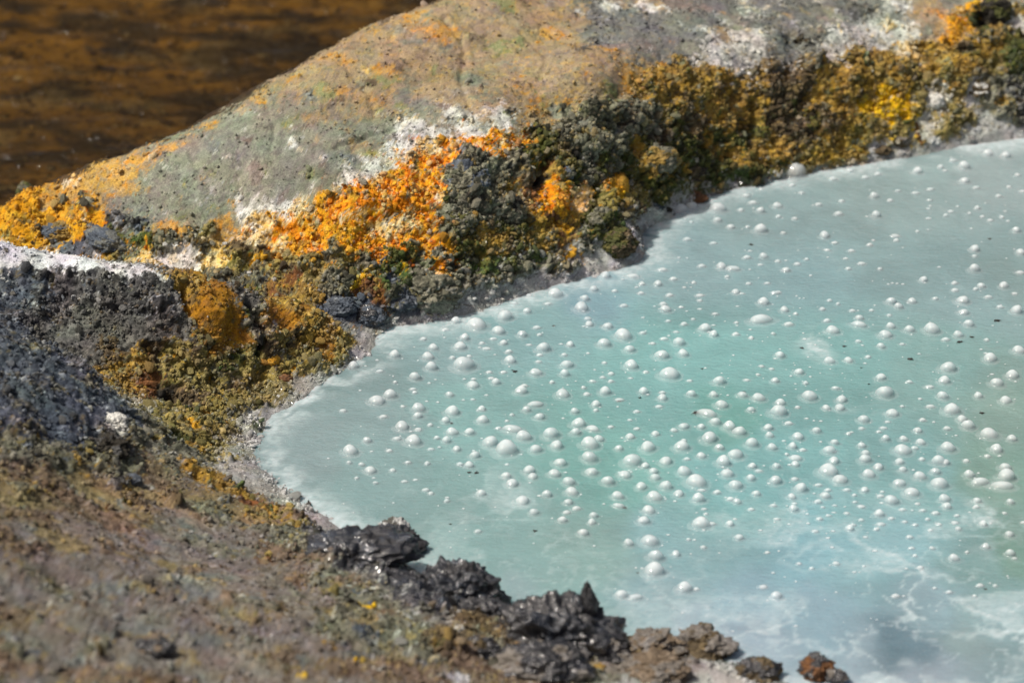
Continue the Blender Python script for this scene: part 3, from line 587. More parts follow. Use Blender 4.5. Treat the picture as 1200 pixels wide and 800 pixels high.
def mesh_np(name, verts, faces, smooth=True, col=None, extra=None):
    """Mesh straight from arrays; faces (m,3) or (m,4)."""
    me = bpy.data.meshes.new(name)
    n, m, k = len(verts), len(faces), faces.shape[1]
    me.vertices.add(n)
    me.vertices.foreach_set("co", np.ascontiguousarray(verts, np.float32).ravel())
    me.loops.add(m * k)
    me.loops.foreach_set("vertex_index", np.ascontiguousarray(faces, np.int32).ravel())
    me.polygons.add(m)
    me.polygons.foreach_set("loop_start", np.arange(0, m * k, k, dtype=np.int32))
    me.polygons.foreach_set("use_smooth", np.full(m, smooth, bool))
    me.update(calc_edges=True)
    if col is not None:
        a = me.attributes.new("pigment", 'FLOAT_COLOR', 'POINT')
        a.data.foreach_set("color", np.ascontiguousarray(np.hstack([col, np.ones((n, 1))]), np.float32).ravel())
    for key, val in (extra or {}).items():
        a = me.attributes.new(key, 'FLOAT', 'POINT')
        a.data.foreach_set("value", np.ascontiguousarray(val, np.float32))
    return me


def link(name, me, mat=None, parent=None):
    o = bpy.data.objects.new(name, me)
    sc.collection.objects.link(o)
    if mat is not None:
        o.data.materials.append(mat)
    if parent is not None:
        o.parent = parent
    return o


# ---------------------------------------------------------------- materials
def new_mat(name):
    m = bpy.data.materials.new(name)
    m.use_nodes = True
    return m, m.node_tree, m.node_tree.nodes["Principled BSDF"]


def nd(nt, kind, **kw):
    n = nt.nodes.new(kind)
    for k, v in kw.items():
        if hasattr(n, k):
            setattr(n, k, v)
        else:
            n.inputs[k.replace('_', ' ')].default_value = v
    return n


def mineral_mat(name, use_object_colour=False, scale=260):
    m, nt, b = new_mat(name)
    L = nt.links.new
    if use_object_colour:
        src = nd(nt, "ShaderNodeObjectInfo").outputs["Color"]
        wet = None
    else:
        src = nd(nt, "ShaderNodeAttribute", attribute_name="pigment").outputs["Color"]
        wet = nd(nt, "ShaderNodeAttribute", attribute_name="wet").outputs["Fac"]
    tc = nd(nt, "ShaderNodeTexCoord")
    n1 = nd(nt, "ShaderNodeTexNoise", Scale=scale, Detail=4.0, Roughness=.65)
    L(tc.outputs["Object"], n1.inputs["Vector"])
    mr = nd(nt, "ShaderNodeMapRange")
    mr.inputs[1].default_value, mr.inputs[2].default_value = .25, .75
    mr.inputs[3].default_value, mr.inputs[4].default_value = .45, 1.55
    L(n1.outputs["Fac"], mr.inputs[0])
    mx = nd(nt, "ShaderNodeVectorMath", operation='SCALE')
    L(src, mx.inputs[0])
    L(mr.outputs[0], mx.inputs["Scale"])
    L(mx.outputs[0], b.inputs["Base Color"])
    bp = nd(nt, "ShaderNodeBump", Strength=.8, Distance=.004)
    L(n1.outputs["Fac"], bp.inputs["Height"])
    L(bp.outputs[0], b.inputs["Normal"])
    if wet is not None:
        rr = nd(nt, "ShaderNodeMapRange")
        rr.inputs[3].default_value, rr.inputs[4].default_value = .85, .20
        L(wet, rr.inputs[0])
        L(rr.outputs[0], b.inputs["Roughness"])
        sp = nd(nt, "ShaderNodeMapRange")
        sp.inputs[3].default_value, sp.inputs[4].default_value = .25, .85
        L(wet, sp.inputs[0])
        L(sp.outputs[0], b.inputs["Specular IOR Level"])
        ct = nd(nt, "ShaderNodeMath", operation='MULTIPLY')
        ct.inputs[1].default_value = .8
        L(wet, ct.inputs[0])
        L(ct.outputs[0], b.inputs["Coat Weight"])
        b.inputs["Coat Roughness"].default_value = .10
    else:
        b.inputs["Roughness"].default_value = .8
        b.inputs["Specular IOR Level"].default_value = .3
    return m


M_LAND = mineral_mat("mineral_crust")
M_STONE = mineral_mat("mineral_stone", True, 90)

land = link("ground", mesh_np("ground", V, grid_faces(NR, NC), True, COL, {"wet": wetv}), M_LAND)
land["kind"] = "structure"

# ---------------------------------------------------------------- crumbs of crust, loose on the land
def ico(sub):
    bm = bmesh.new()
    bmesh.ops.create_icosphere(bm, subdivisions=sub, radius=1)
    v = np.array([x.co[:] for x in bm.verts], np.float32)
    f = np.array([[x.index for x in p.verts] for p in bm.faces], np.int32)
    bm.free()
    return v, f


def lump(v, seed, rough=.35, flat=1.0):
    """A clod: the sphere v pushed in and out by noise and flattened."""
    o = np.array([seed * 3.1, seed * 1.7, seed * 2.3])
    k = 1 + rough * fbm(v + o, .9, 3, seed) + .5 * rough * vnoise(v + o, .45, seed + 5)
    w = v * k[:, None]
    r = np.random.default_rng(seed)
    w *= np.array([1.0, r.uniform(.7, 1.1), r.uniform(.6, .95) * flat])
    return w


def chip(v, seed):
    """An angular fragment: the sphere v cut by planes."""
    r = np.random.default_rng(seed)
    n = r.normal(size=(11, 3)); n /= np.linalg.norm(n, axis=1, keepdims=True)
    d = r.uniform(.5, .92, 11)
    k = np.min(d[None] / np.maximum(v @ n.T, .12), axis=1)
    return v * np.minimum(k, 1.15)[:, None] * np.array([1.1, r.uniform(.75, 1.1), r.uniform(.6, .9)])


def rot_mats(n, r):
    q = r.normal(size=(n, 4))
    q /= np.linalg.norm(q, axis=1, keepdims=True)
    w, x, y, z = q.T
    return np.stack([np.stack([1 - 2 * (y * y + z * z), 2 * (x * y - z * w), 2 * (x * z + y * w)], 1),
                     np.stack([2 * (x * y + z * w), 1 - 2 * (x * x + z * z), 2 * (y * z - x * w)], 1),
                     np.stack([2 * (x * z - y * w), 2 * (y * z + x * w), 1 - 2 * (x * x + y * y)], 1)], 1)


def project(P):
    d = P - CAM
    zc = d @ FWD
    return 600 + FPX * d[:, 0] / zc, 400 - FPX * (d @ UPV) / zc, zc


# candidate crumbs: area weighted picks among the land's vertices that the photograph shows
q = V.reshape(NR, NC, 3)
area = np.zeros((NR, NC), np.float32)
area[:-1, :-1] = np.linalg.norm(np.cross(q[:-1, 1:] - q[:-1, :-1], q[1:, :-1] - q[:-1, :-1]), axis=2)
area = area.ravel()
ppx, ppy, pz = project(V)
near = (ppx > -60) & (ppx < 1260) & (ppy > -60) & (ppy < 880) & (V[:, 2] > -.01)
lam = area * (Wt @ DEN) * near
lam *= .35 + 1.3 * sstep(-.3, .4, fbm(LP, .06, 3, 205))
total = lam.sum()
NCR = 52000
print("crumbs", NCR, total)
idx = rng.choice(len(V), size=NCR, p=lam / total, replace=True)
csz = (Wt[idx] @ CSZ) * np.exp(rng.normal(0, .52, NCR)) * .36
csz = np.clip(csz, .0018, .015)
ctid = choose(Wt[idx], rng.random(NCR))
ccol = (.5 * pick(ctid, rng.random(NCR)) + .5 * COL[idx]) * rng.uniform(.75, 1.25, (NCR, 1))
cpos = V[idx] + rng.uniform(-.002, .002, (NCR, 3)) + LN[idx] * (csz * .12)[:, None]
cwet = wetv[idx]

v20, f20 = ico(1)
v80, f80 = ico(2)
order = np.argsort(-csz)
# the 300 that show largest are stones of their own
stone_i = order[:300]
rest = order[300:]
R = rot_mats(NCR, rng)
shapes = [chip(lump(v80, 400 + s, .3), 440 + s) for s in range(14)]
shapes20 = [lump(v20, 500 + s, .7) for s in range(10)]

vs, fs, cs, ws = [], [], [], []
base_i = 0
tri20, tri80 = f20, f80
for i in rest:
    if csz[i] > .0060:
        sv, f = shapes[i % 14], tri80
    else:
        sv, f = shapes20[i % 10], tri20
    p = (sv * csz[i]) @ R[i].T + cpos[i]
    vs.append(p); fs.append(f + base_i); base_i += len(p)
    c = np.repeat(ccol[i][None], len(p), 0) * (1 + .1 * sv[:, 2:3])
    cs.append(c); ws.append(np.full(len(p), cwet[i]))
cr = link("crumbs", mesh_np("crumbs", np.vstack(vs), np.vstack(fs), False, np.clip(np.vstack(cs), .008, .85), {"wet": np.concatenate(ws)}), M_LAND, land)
cr["kind"] = "stuff"

stone_me = []
for s in range(14):
    stone_me.append(mesh_np("stone", shapes[s], f80, False))
    stone_me[-1].materials.append(M_STONE)
from mathutils import Matrix
for k, i in enumerate(stone_i):
    o = bpy.data.objects.new("stone", stone_me[k % 14])
    sc.collection.objects.link(o)
    m = Matrix([list(map(float, r)) for r in R[i]]).to_4x4()
    o.matrix_world = Matrix.Translation(cpos[i].tolist()) @ m @ Matrix.Scale(float(csz[i]), 4)
    o.parent = land
    o.color = (*[float(x) for x in np.clip(ccol[i], .01, .8)], 1)

# ---------------------------------------------------------------- rocks one can point at
v5, f5 = ico(6)          # 10242 vertices
v4, f4 = ico(5)


def rock_shape(v, seed, crag=.35, cell=.5, flat=1.0):
    o = np.array([seed * 5.1, seed * 2.7, seed * 3.3])
    d1, i1 = worley(v + o, cell * 1.6, seed)
    d2, i2 = worley(v + o, cell * .7, seed + 9)
    rd = np.abs(fbm(v + o, .8, 4, seed + 3))
    k = 1 + crag * (.62 * (.5 - d1) + .50 * (.5 - d2) + .9 * (.25 - rd) + .8 * fbm(v + o, 1.4, 2, seed + 6))
    d3, _ = worley(v + o, cell * .32, seed + 15)
    k += crag * (.42 * (.5 - d3) + .24 * fbm(v + o, .16, 3, seed + 12) + .10 * vnoise(v + o, .04, seed + 13))
    return v * k[:, None], i1, i2


def rock(px, py, wpx, label, cat="rock", hz=.7, depth=.8, mineral='wet', mineral2=None, crag=.45, seed=1, name="rock", sink=.35, tilt=0.0, turn=0.0, fine=True, lift=0.0):
    """A rock wpx wide, its middle at the pixel, sunk into the land by the share sink of its height."""
    P = on_land(px, py)
    if P[2] < -.01 or poly_sd(P[None, :2], shore_xy)[0] < 0:
        P = at(px, py, 0.01)
    w = wpx * np.linalg.norm(P - CAM) / FPX / 2
    v, i1, i2 = rock_shape(v5 if fine else v4, seed, crag)
    s = v * np.array([w, w * depth, w * hz])
    ct, st = math.cos(turn), math.sin(turn)
    cl, sl = math.cos(tilt), math.sin(tilt)
    s = s @ np.array([[cl, 0, sl], [0, 1, 0], [-sl, 0, cl]])
    s = s @ np.array([[ct, st, 0], [-st, ct, 0], [0, 0, 1]])
    n = len(s)
    t1 = np.full(n, TYPES.index(mineral))
    if mineral2:
        sel = sstep(.0, .25, fbm(v * 1.0 + seed, .6, 3, seed) - .05 + .25 * v[:, 2]) > .5
        t1 = np.where(sel, TYPES.index(mineral2), t1)
    col = pick(t1, np.clip(.65 * i2 + .35 * i1 + .15 * fbm(v, .2, 3, seed + 21), 0, .999))
    mean = np.stack([(PAL[t][0] * np.diff(np.concatenate([[0], PAL[t][1]]))[:, None]).sum(0) for t in range(len(TYPES))])[t1]
    col = (col * .55 + mean * .45) * (1 + .25 * fbm(v + seed, .15, 3, seed + 2))[:, None]
    o = link(name, mesh_np(name, s, f5 if fine else f4, True, np.clip(1.02 * np.clip(col, .008, .85) ** 1.09, .006, .85), {"wet": WETN[t1] * np.clip(.8 + fbm(v, .4, 2, seed), 0, 1)}), M_LAND)
    o.location = (P + np.array([0, w * depth * .15, w * hz * (.5 - sink) + lift])).tolist()
    o["label"] = label
    o["category"] = cat
    return o


big_rock = rock(654, 760, 136, "largest black craggy wet rock with an upright spike at the pool's near edge", hz=.88, depth=.85, crag=.48, seed=3, mineral2='coal', sink=.42)
sv = v4.copy()
sv = sv * (1 + .45 * fbm(sv * 1.0, .6, 4, 77) + .12 * vnoise(sv, .15, 78))[:, None] * np.array([.019, .019, .036])
sv[:, :2] *= (1.15 - .75 * sstep(-.015, .035, sv[:, 2]))[:, None]
spike = link("spike", mesh_np("spike", sv, f4, True, np.full((len(sv), 3), .022, np.float32) * np.array([1, 1.02, 1.15]) * (1 + .3 * fbm(sv, .01, 3, 5))[:, None], {"wet": np.full(len(sv), .55)}), M_LAND, big_rock)
spike.location = (.056, .015, .088)
spike["label"] = "upright black spike"

ROCKS = [
    (538, 706, 92, "black wet crag left of the spiked rock, its right side steep", dict(hz=.85, depth=.7, crag=.55, seed=4, mineral2='coal', sink=.3)),
    (562, 728, 60, "small black crag at the right foot of the steep crag", dict(hz=.7, crag=.5, seed=14, sink=.35)),
    (416, 660, 130, "long low blue-black rock with ridges, leftmost of the dark shore rocks", dict(hz=.42, depth=.75, crag=.45, seed=5, mineral2='coal', sink=.3, tilt=-.05)),
    (462, 640, 70, "black ridged lump at the right end of the long low rock", dict(hz=.6, crag=.5, seed=15, mineral2='coal', sink=.3)),
    (462, 628, 40, "small grey pitted stone standing in the milky water", dict(hz=.75, crag=.5, seed=6, mineral='ash', mineral2='shore', sink=.25)),
    (465, 690, 76, "flat blue-grey slab below the long low rock", dict(hz=.34, crag=.35, seed=7, mineral='coal', mineral2='wet', sink=.35)),
    (605, 748, 60, "dark brown lump between the steep crag and the spiked rock", dict(hz=.6, crag=.5, seed=16, mineral='wet', mineral2='mauve', sink=.35)),
    (640, 790, 110, "grey-mauve clod in front of the spiked rock", dict(hz=.55, crag=.45, seed=17, mineral='mauve', mineral2='wet', sink=.4)),
    (705, 768, 70, "dark clod at the right foot of the spiked rock", dict(hz=.55, crag=.5, seed=18, mineral='wet', mineral2='mauve', sink=.35)),
    (765, 760, 66, "mauve-grey crumbly ridge right of the spiked rock", dict(hz=.5, crag=.6, seed=19, mineral='earth', mineral2='mauve', sink=.35)),
    (822, 756, 62, "jagged brown crust that ends the near shore ridge", dict(hz=.5, crag=.65, seed=20, mineral='brown', mineral2='mauve', sink=.35)),
    (775, 790, 70, "pale mauve clod at the bottom edge below the crumbly ridge", dict(hz=.5, crag=.5, seed=21, mineral='mauve', mineral2='earth', sink=.45)),
    (886, 792, 46, "dark brown rock in the pale shallows, left of the reddish one", dict(hz=.65, crag=.55, seed=8, mineral='brown', mineral2='wet', sink=.3)),
    (956, 786, 40, "reddish-brown rock standing alone in the pale shallows", dict(hz=.7, crag=.55, seed=9, mineral='rust', mineral2='wet', sink=.35)),
    (978, 794, 26, "small dark stone beside the reddish-brown rock", dict(hz=.6, crag=.5, seed=22, mineral='wet', mineral2='mauve', sink=.3, fine=False)),
    (396, 366, 42, "rounded blue-black boulder at the left end of the far shore", dict(hz=.75, crag=.35, seed=10, mineral='ink', mineral2='blue', sink=.25)),
    (432, 374, 34, "dark blue stone right beside the water at the inlet", dict(hz=.7, crag=.4, seed=11, mineral='blue', mineral2='wet', sink=.3)),
    (468, 352, 46, "dark blue-grey knobbly rock above the inlet", dict(hz=.7, crag=.45, seed=12, mineral='ink', mineral2='crust', sink=.3)),
    (500, 348, 58, "pale sage knobbly rock above the foamy shore", dict(hz=.7, crag=.5, seed=13, mineral='sage', mineral2='crust', sink=.3)),
    (517, 356, 22, "round olive stone on the foamy shore", dict(hz=.85, crag=.2, seed=23, mineral='olive', sink=.2, fine=False)),
    (366, 341, 20, "tilted smooth grey oval stone in the gully", dict(hz=.55, crag=.12, seed=24, mineral='slate', sink=.2, tilt=-.7, fine=False)),
    (126, 285, 52, "tilted blue-grey slab behind the white-topped mound", dict(hz=.45, crag=.25, seed=25, mineral='blue', mineral2='slate', sink=.3, tilt=-.35)),
    (70, 276, 40, "blue-grey lump in the orange crust at far left", dict(hz=.6, crag=.4, seed=26, mineral='blue', mineral2='ochre', sink=.35)),
    (32, 229, 24, "dark mossy tuft on the crest against the stream", dict(hz=.8, crag=.5, seed=27, mineral='moss', mineral2='crust', sink=.2, fine=False)),
    (724, 286, 44, "brown-mauve point of the bank that juts into the pool", dict(hz=.7, depth=.9, crag=.5, seed=28, mineral='brown', mineral2='moss', sink=.4)),
    (700, 262, 38, "green mossy knob above the jutting point", dict(hz=.8, crag=.5, seed=29, mineral='moss', mineral2='crust', sink=.45)),
    (817, 234, 24, "flat red-brown stone at the far waterline", dict(hz=.4, crag=.3, seed=30, mineral='rust', sink=.3, fine=False)),
    (780, 249, 15, "small dark stone on the pale far shore", dict(hz=.7, crag=.4, seed=31, mineral='dark', sink=.2, fine=False)),
    (320, 425, 17, "ochre stone at the foot of the dark cleft", dict(hz=.9, crag=.2, seed=32, mineral='amber', sink=.2, tilt=.4, fine=False)),
    (333, 447, 18, "reddish pebble near the left shore", dict(hz=.75, crag=.25, seed=33, mineral='rust', sink=.2, fine=False)),
    (308, 424, 20, "flat orange-brown stone beside the ochre stone", dict(hz=.35, crag=.2, seed=34, mineral='knob', sink=.3, tilt=-.2, fine=False)),
    (1096, 123, 20, "pale bluish-white stone above the far right shore", dict(hz=.8, crag=.5, seed=35, mineral='white', sink=.25, fine=False)),
    (1144, 108, 30, "white-crusted dark stone in the far right bank", dict(hz=.6, crag=.4, seed=36, mineral='brown', mineral2='white', sink=.3)),
    (1165, 16, 38, "dark hollowed rock in the top right corner", dict(hz=.7, crag=.45, seed=37, mineral='dark', mineral2='moss', sink=.3)),
    (726, 222, 20, "upright yellow ochre stone in the far bank", dict(hz=1.5, crag=.3, seed=38, mineral='amber', sink=.35, fine=False)),
    (765, 193, 52, "ochre and grey-green boulder above the far shore", dict(hz=.75, crag=.35, seed=39, mineral='crust', mineral2='ochre', sink=.35)),
    (655, 236, 26, "orange-yellow knob in the middle of the crust", dict(hz=.8, crag=.4, seed=40, mineral='orange', sink=.3, fine=False)),
    (545, 222, 62, "large grey-green knobbly boulder in the orange crust", dict(hz=.85, crag=.45, seed=41, mineral='crust', mineral2='blue', sink=.35)),
    (596, 252, 44, "dark grey knobbly lump right of the large boulder", dict(hz=.8, crag=.5, seed=42, mineral='crust', mineral2='dark', sink=.35)),
    (663, 205, 24, "blue-grey stone below the dark overhang", dict(hz=.7, crag=.3, seed=43, mineral='blue', mineral2='crust', sink=.3, fine=False)),
    (530, 262, 40, "grey knob at the lower left of the large boulder", dict(hz=.8, crag=.5, seed=44, mineral='crust', mineral2='moss', sink=.35)),
    (1055, 168, 20, "reddish clod on the far right shore", dict(hz=.7, crag=.5, seed=45, mineral='brown', mineral2='mauve', sink=.25, fine=False)),
    (1032, 178, 22, "flat dark clod on the pale far right shore", dict(hz=.45, crag=.5, seed=46, mineral='brown', sink=.25, fine=False)),
    (128, 528, 46, "black clods heaped on the near slope", dict(hz=.6, crag=.6, seed=47, mineral='dark', mineral2='charcoal', sink=.35)),
    (132, 498, 32, "white crusted clump on the near slope", dict(hz=.5, crag=.6, seed=48, mineral='white', sink=.3)),
    (182, 762, 42, "dark brown clod on the mauve foreground slope", dict(hz=.6, crag=.5, seed=49, mineral='wet', mineral2='earth', sink=.3)),
    (26, 506, 18, "small black clod at the left edge of the near slope", dict(hz=.7, crag=.4, seed=50, mineral='dark', sink=.3, fine=False)),
    (155, 565, 22, "round grey pebble on the brown near slope", dict(hz=.7, crag=.25, seed=51, mineral='ink', sink=.3, fine=False)),
    (560, 765, 50, "black clod at the bottom edge left of the spiked rock", dict(hz=.6, crag=.5, seed=52, mineral='wet', mineral2='brown', sink=.4)),
]
for px, py, w, lab, kw in ROCKS:
    rock(px, py, w, lab, **kw)


# ---------------------------------------------------------------- twigs
m_twig, nt_, bt_ = new_mat("dry_twig")
nz_ = nd(nt_, "ShaderNodeTexNoise", Scale=120.0, Detail=3.0)
rp_ = nd(nt_, "ShaderNodeValToRGB")
rp_.color_ramp.elements[0].color = (.09, .075, .06, 1)
rp_.color_ramp.elements[1].color = (.30, .27, .23, 1)
nt_.links.new(nz_.outputs["Fac"], rp_.inputs[0])
nt_.links.new(rp_.outputs[0], bt_.inputs["Base Color"])
bt_.inputs["Roughness"].default_value = .8


def twig(pts, r0, label):
    pts = [np.array(q_, float) for q_ in pts]
    o0 = pts[0].copy()
    v, f = [], []
    for k, q_ in enumerate(pts):
        d = pts[min(k + 1, len(pts) - 1)] - pts[max(k - 1, 0)]
        d /= np.linalg.norm(d)
        a = np.cross(d, [0.3, 0.9, .3]); a /= np.linalg.norm(a)
        b2 = np.cross(d, a)
        r = r0 * (1 - .6 * k / (len(pts) - 1))
        for s in range(6):
            t = s / 6 * 2 * math.pi
            v.append(q_ - o0 + r * (a * math.cos(t) + b2 * math.sin(t)))
    for k in range(len(pts) - 1):
        for s in range(6):
            i, j = k * 6 + s, k * 6 + (s + 1) % 6
            f.append((i, j, j + 6, i + 6))
    o = link("twig", mesh_np("twig", np.array(v), np.array(f)), m_twig)
    o.location = o0.tolist()
    o["label"] = label
    o["category"] = "twig"


def along(a, b, lift, n=5, sag=.006):
    A, B = on_land(*a), on_land(*b)
    return [A + (B - A) * k / (n - 1) + np.array([.002 * math.sin(2.1 * k), 0, lift + sag * math.sin(math.pi * k / (n - 1))]) for k in range(n)]


twig(along((594, 742), (616, 790), .012), .0028, "pale thin twig lying down the slope left of the spiked rock")
twig(along((536, 360), (566, 366), .006), .0018, "thin grey twig lying on the pale foamy far shore")
tb = on_land(828, 752)
twig([tb + np.array([0, 0, .0]), tb + np.array([.002, .002, .022]), tb + np.array([.0, .003, .04]), tb + np.array([.004, .003, .052])], .0035, "short stub standing upright on the brown crust ending the near ridge")

# ---------------------------------------------------------------- the milky pool
def pool_mesh():
    xs = np.concatenate([np.arange(-.80, 1.45, .0052), np.linspace(1.46, 2.5, 24)])
    ys = np.arange(-1.55, 1.75, .0075)
    X, Y = np.meshgrid(xs, ys)
    P = np.stack([X.ravel(), Y.ravel(), np.zeros(X.size)], 1)
    sd = poly_sd(P[:, :2], shore_xy)
    F = grid_faces(len(ys), len(xs))
    keep = (sd[F] < .05).all(1)
    F = F[keep]
    used = np.unique(F)
    re = np.full(len(P), -1); re[used] = np.arange(len(used))
    return P[used], re[F], sd[used]


PP, PF, psd = pool_mesh()
# tints of the suspended clay: (px, py, radius px, linear colour)
TINT = [(430, 470, 90, (.27, .36, .33)), (520, 400, 70, (.30, .42, .39)), (350, 520, 70, (.30, .38, .35)), (420, 570, 90, (.28, .40, .36)), (620, 380, 80, (.27, .42, .39)),
        (560, 500, 100, (.26, .42, .37)), (700, 340, 60, (.26, .39, .40)), (800, 290, 80, (.30, .41, .39)), (900, 250, 90, (.31, .41, .38)), (1050, 220, 90, (.33, .42, .38)), (1180, 200, 70, (.36, .43, .39)),
        (950, 330, 90, (.29, .42, .40)), (1100, 330, 100, (.29, .40, .37)), (1190, 330, 60, (.28, .37, .33)), (800, 430, 110, (.24, .43, .38)), (960, 440, 110, (.24, .42, .37)), (1100, 450, 90, (.25, .39, .34)), (1190, 480, 70, (.26, .36, .29)),
        (700, 540, 100, (.23, .43, .36)), (860, 500, 60, (.20, .41, .33)), (900, 560, 110, (.24, .44, .40)), (1060, 560, 90, (.25, .42, .38)), (1180, 560, 60, (.24, .36, .28)), (1190, 640, 40, (.20, .31, .24)), (1150, 660, 40, (.24, .36, .32)),
        (600, 620, 100, (.28, .42, .37)), (500, 640, 60, (.30, .42, .37)), (700, 650, 80, (.28, .41, .35)), (800, 650, 70, (.28, .44, .42)), (930, 640, 80, (.30, .48, .49)), (1040, 640, 60, (.30, .46, .45)),
        (860, 700, 70, (.31, .44, .46)), (760, 710, 60, (.30, .43, .42)), (960, 710, 60, (.33, .45, .47)), (900, 750, 60, (.38, .46, .48)), (800, 740, 40, (.40, .49, .50)), (1000, 760, 60, (.38, .47, .48)), (1080, 690, 40, (.33, .44, .44)),
        (1055, 745, 44, (.17, .25, .27)), (1092, 754, 42, (.17, .25, .27)), (1150, 740, 40, (.32, .41, .38)), (1100, 790, 60, (.42, .48, .49)), (1190, 720, 40, (.32, .44, .42)), (620, 700, 40, (.33, .43, .40)), (1000, 820, 60, (.46, .52, .53))]
tp = np.array([at(a, b)[:2] for a, b, _, _ in TINT])
tr = np.array([r * 1.0 * np.linalg.norm(at(a, b) - CAM) / FPX for a, b, r, _ in TINT])
tcx = np.array([c for *_, c in TINT]) * np.array([.71, .77, .88])
wq = PP[:, :2] + np.stack([fbm(PP, .22, 4, 301), fbm(PP, .22, 4, 311) * 1.3], 1) * .10
d2 = ((wq[:, None, 0] - tp[None, :, 0]) ** 2 + (.6 * (wq[:, None, 1] - tp[None, :, 1])) ** 2) / tr[None] ** 2
w = 1 / (d2 ** 2 + .05)
pcol = (w @ tcx) / w.sum(1, keepdims=True)
# pale scum drifting in threads: strongest in the near right corner
SCUM = [(1060, 700, 70, 1.0), (1130, 690, 50, .8), (1180, 760, 60, 1.0), (1000, 740, 60, .9), (940, 760, 60, .8), (1030, 770, 60, 1.0), (1000, 650, 60, .5), (930, 630, 60, .45), (1090, 640, 50, .6), (1150, 620, 40, .4),
        (700, 680, 40, .55), (590, 660, 40, .5), (640, 690, 40, .5), (680, 715, 40, .7), (600, 590, 35, .55), (560, 570, 30, .45), (640, 640, 35, .45), (480, 580, 40, .3), (760, 730, 50, .5), (960, 405, 22, .7), (520, 640, 40, .3),
        (860, 760, 50, .7), (1150, 790, 60, .9), (450, 610, 40, .25), (370, 590, 30, .35), (850, 600, 60, .25), (1190, 690, 40, .6)]
sp_ = np.array([at(a, b)[:2] for a, b, *_ in SCUM])
sr = np.array([r * np.linalg.norm(at(a, b) - CAM) / FPX for a, b, r, _ in SCUM])
ss = np.array([s for *_, s in SCUM])
reg = (np.exp(-(((PP[:, None, 0] - sp_[None, :, 0]) ** 2 + (.55 * (PP[:, None, 1] - sp_[None, :, 1])) ** 2) / sr[None] ** 2)) * ss).max(1)
wp = PP + np.stack([fbm(PP, .13, 5, 321), fbm(PP, .13, 5, 331), np.zeros(len(PP))], 1) * .11
wp2 = PP + np.stack([fbm(PP, .09, 4, 341), fbm(PP, .09, 4, 351), np.zeros(len(PP))], 1) * .08
threads = sstep(.09, .0, np.abs(fbm(wp, .24, 4, 361))) * .6 + sstep(.07, .0, np.abs(fbm(wp2, .11, 4, 371))) * .45
patches = sstep(.02, .16, fbm(wp2, .17, 5, 381))
grain = .75 + .5 * vnoise(PP, .012, 391) * .6 + .25 * vnoise(PP, .006, 392)
scum = np.clip(reg * (threads * 1.25 + patches * .7) * grain + .12 * sstep(.35, .75, threads * patches) * grain, 0, 1)
# froth against the shore
edge = sstep(-.12, -.002, psd) * sstep(-.35, .30, fbm(wp2, .06, 4, 401) + .15)
scum = np.clip(np.maximum(scum, edge * .95 * grain), 0, 1)
scum = np.clip(scum, 0, .9)[:, None]
pcol = pcol * (1 - .10 * np.clip(reg * (1 - patches) * sstep(.6, .9, reg), 0, 1))[:, None]
pcol = pcol * (1 + .15 * fbm(wp, .16, 4, 411) + .10 * fbm(wp, .5, 3, 413) + .05 * fbm(PP * np.array([.35, 1, 1]), .02, 2, 415))[:, None]
pcol = pcol * (1 - scum) + np.array([.56, .65, .68]) * scum
pm = mesh_np("water", PP + np.stack([np.zeros(len(PP)), np.zeros(len(PP)), .0010 * fbm(PP, .05, 2, 421) + .0008 * scum[:, 0]], 1), PF, True, pcol)


def milky_mat():
    m, nt, b = new_mat("milky_water")
    L = nt.links.new
    a = nd(nt, "ShaderNodeAttribute", attribute_name="pigment")
    geo = nd(nt, "ShaderNodeTexCoord")
    mp = nd(nt, "ShaderNodeMapping")
    mp.inputs["Scale"].default_value = (1.0, 1.6, 1)
    L(geo.outputs["Object"], mp.inputs[0])
    n1 = nd(nt, "ShaderNodeTexNoise", Scale=55.0, Detail=3.0)
    n2 = nd(nt, "ShaderNodeTexNoise", Scale=190.0, Detail=2.0)
    L(mp.outputs[0], n1.inputs["Vector"])
    L(mp.outputs[0], n2.inputs["Vector"])
    ad = nd(nt, "ShaderNodeMath", operation='MULTIPLY_ADD')
    L(n2.outputs["Fac"], ad.inputs[0]); ad.inputs[1].default_value = .35
    L(n1.outputs["Fac"], ad.inputs[2])
    bp = nd(nt, "ShaderNodeBump", Strength=.38, Distance=.007)
    L(ad.outputs[0], bp.inputs["Height"])
    L(bp.outputs[0], b.inputs["Normal"])
    # specks of froth
    n3 = nd(nt, "ShaderNodeTexNoise", Scale=420.0, Detail=1.0)
    L(geo.outputs["Object"], n3.inputs["Vector"])
    mr = nd(nt, "ShaderNodeMapRange")
    mr.inputs[1].default_value, mr.inputs[2].default_value = .66, .78
    mr.inputs[4].default_value = .5
    L(n3.outputs["Fac"], mr.inputs[0])
    mx = nd(nt, "ShaderNodeMix", data_type='RGBA')
    L(mr.outputs[0], mx.inputs["Factor"])
    L(a.outputs["Color"], mx.inputs["A"])
    mx.inputs["B"].default_value = (.62, .70, .71, 1)
    L(mx.outputs["Result"], b.inputs["Base Color"])
    b.inputs["Roughness"].default_value = .2
    b.inputs["IOR"].default_value = 1.33
    b.inputs["Subsurface Weight"].default_value = .85
    b.inputs["Subsurface Radius"].default_value = (.6, 1.0, 1.0)
    b.inputs["Subsurface Scale"].default_value = .022
    return m


pm.name = "water"
pool = link("water", pm, milky_mat())
pool["kind"] = "structure"

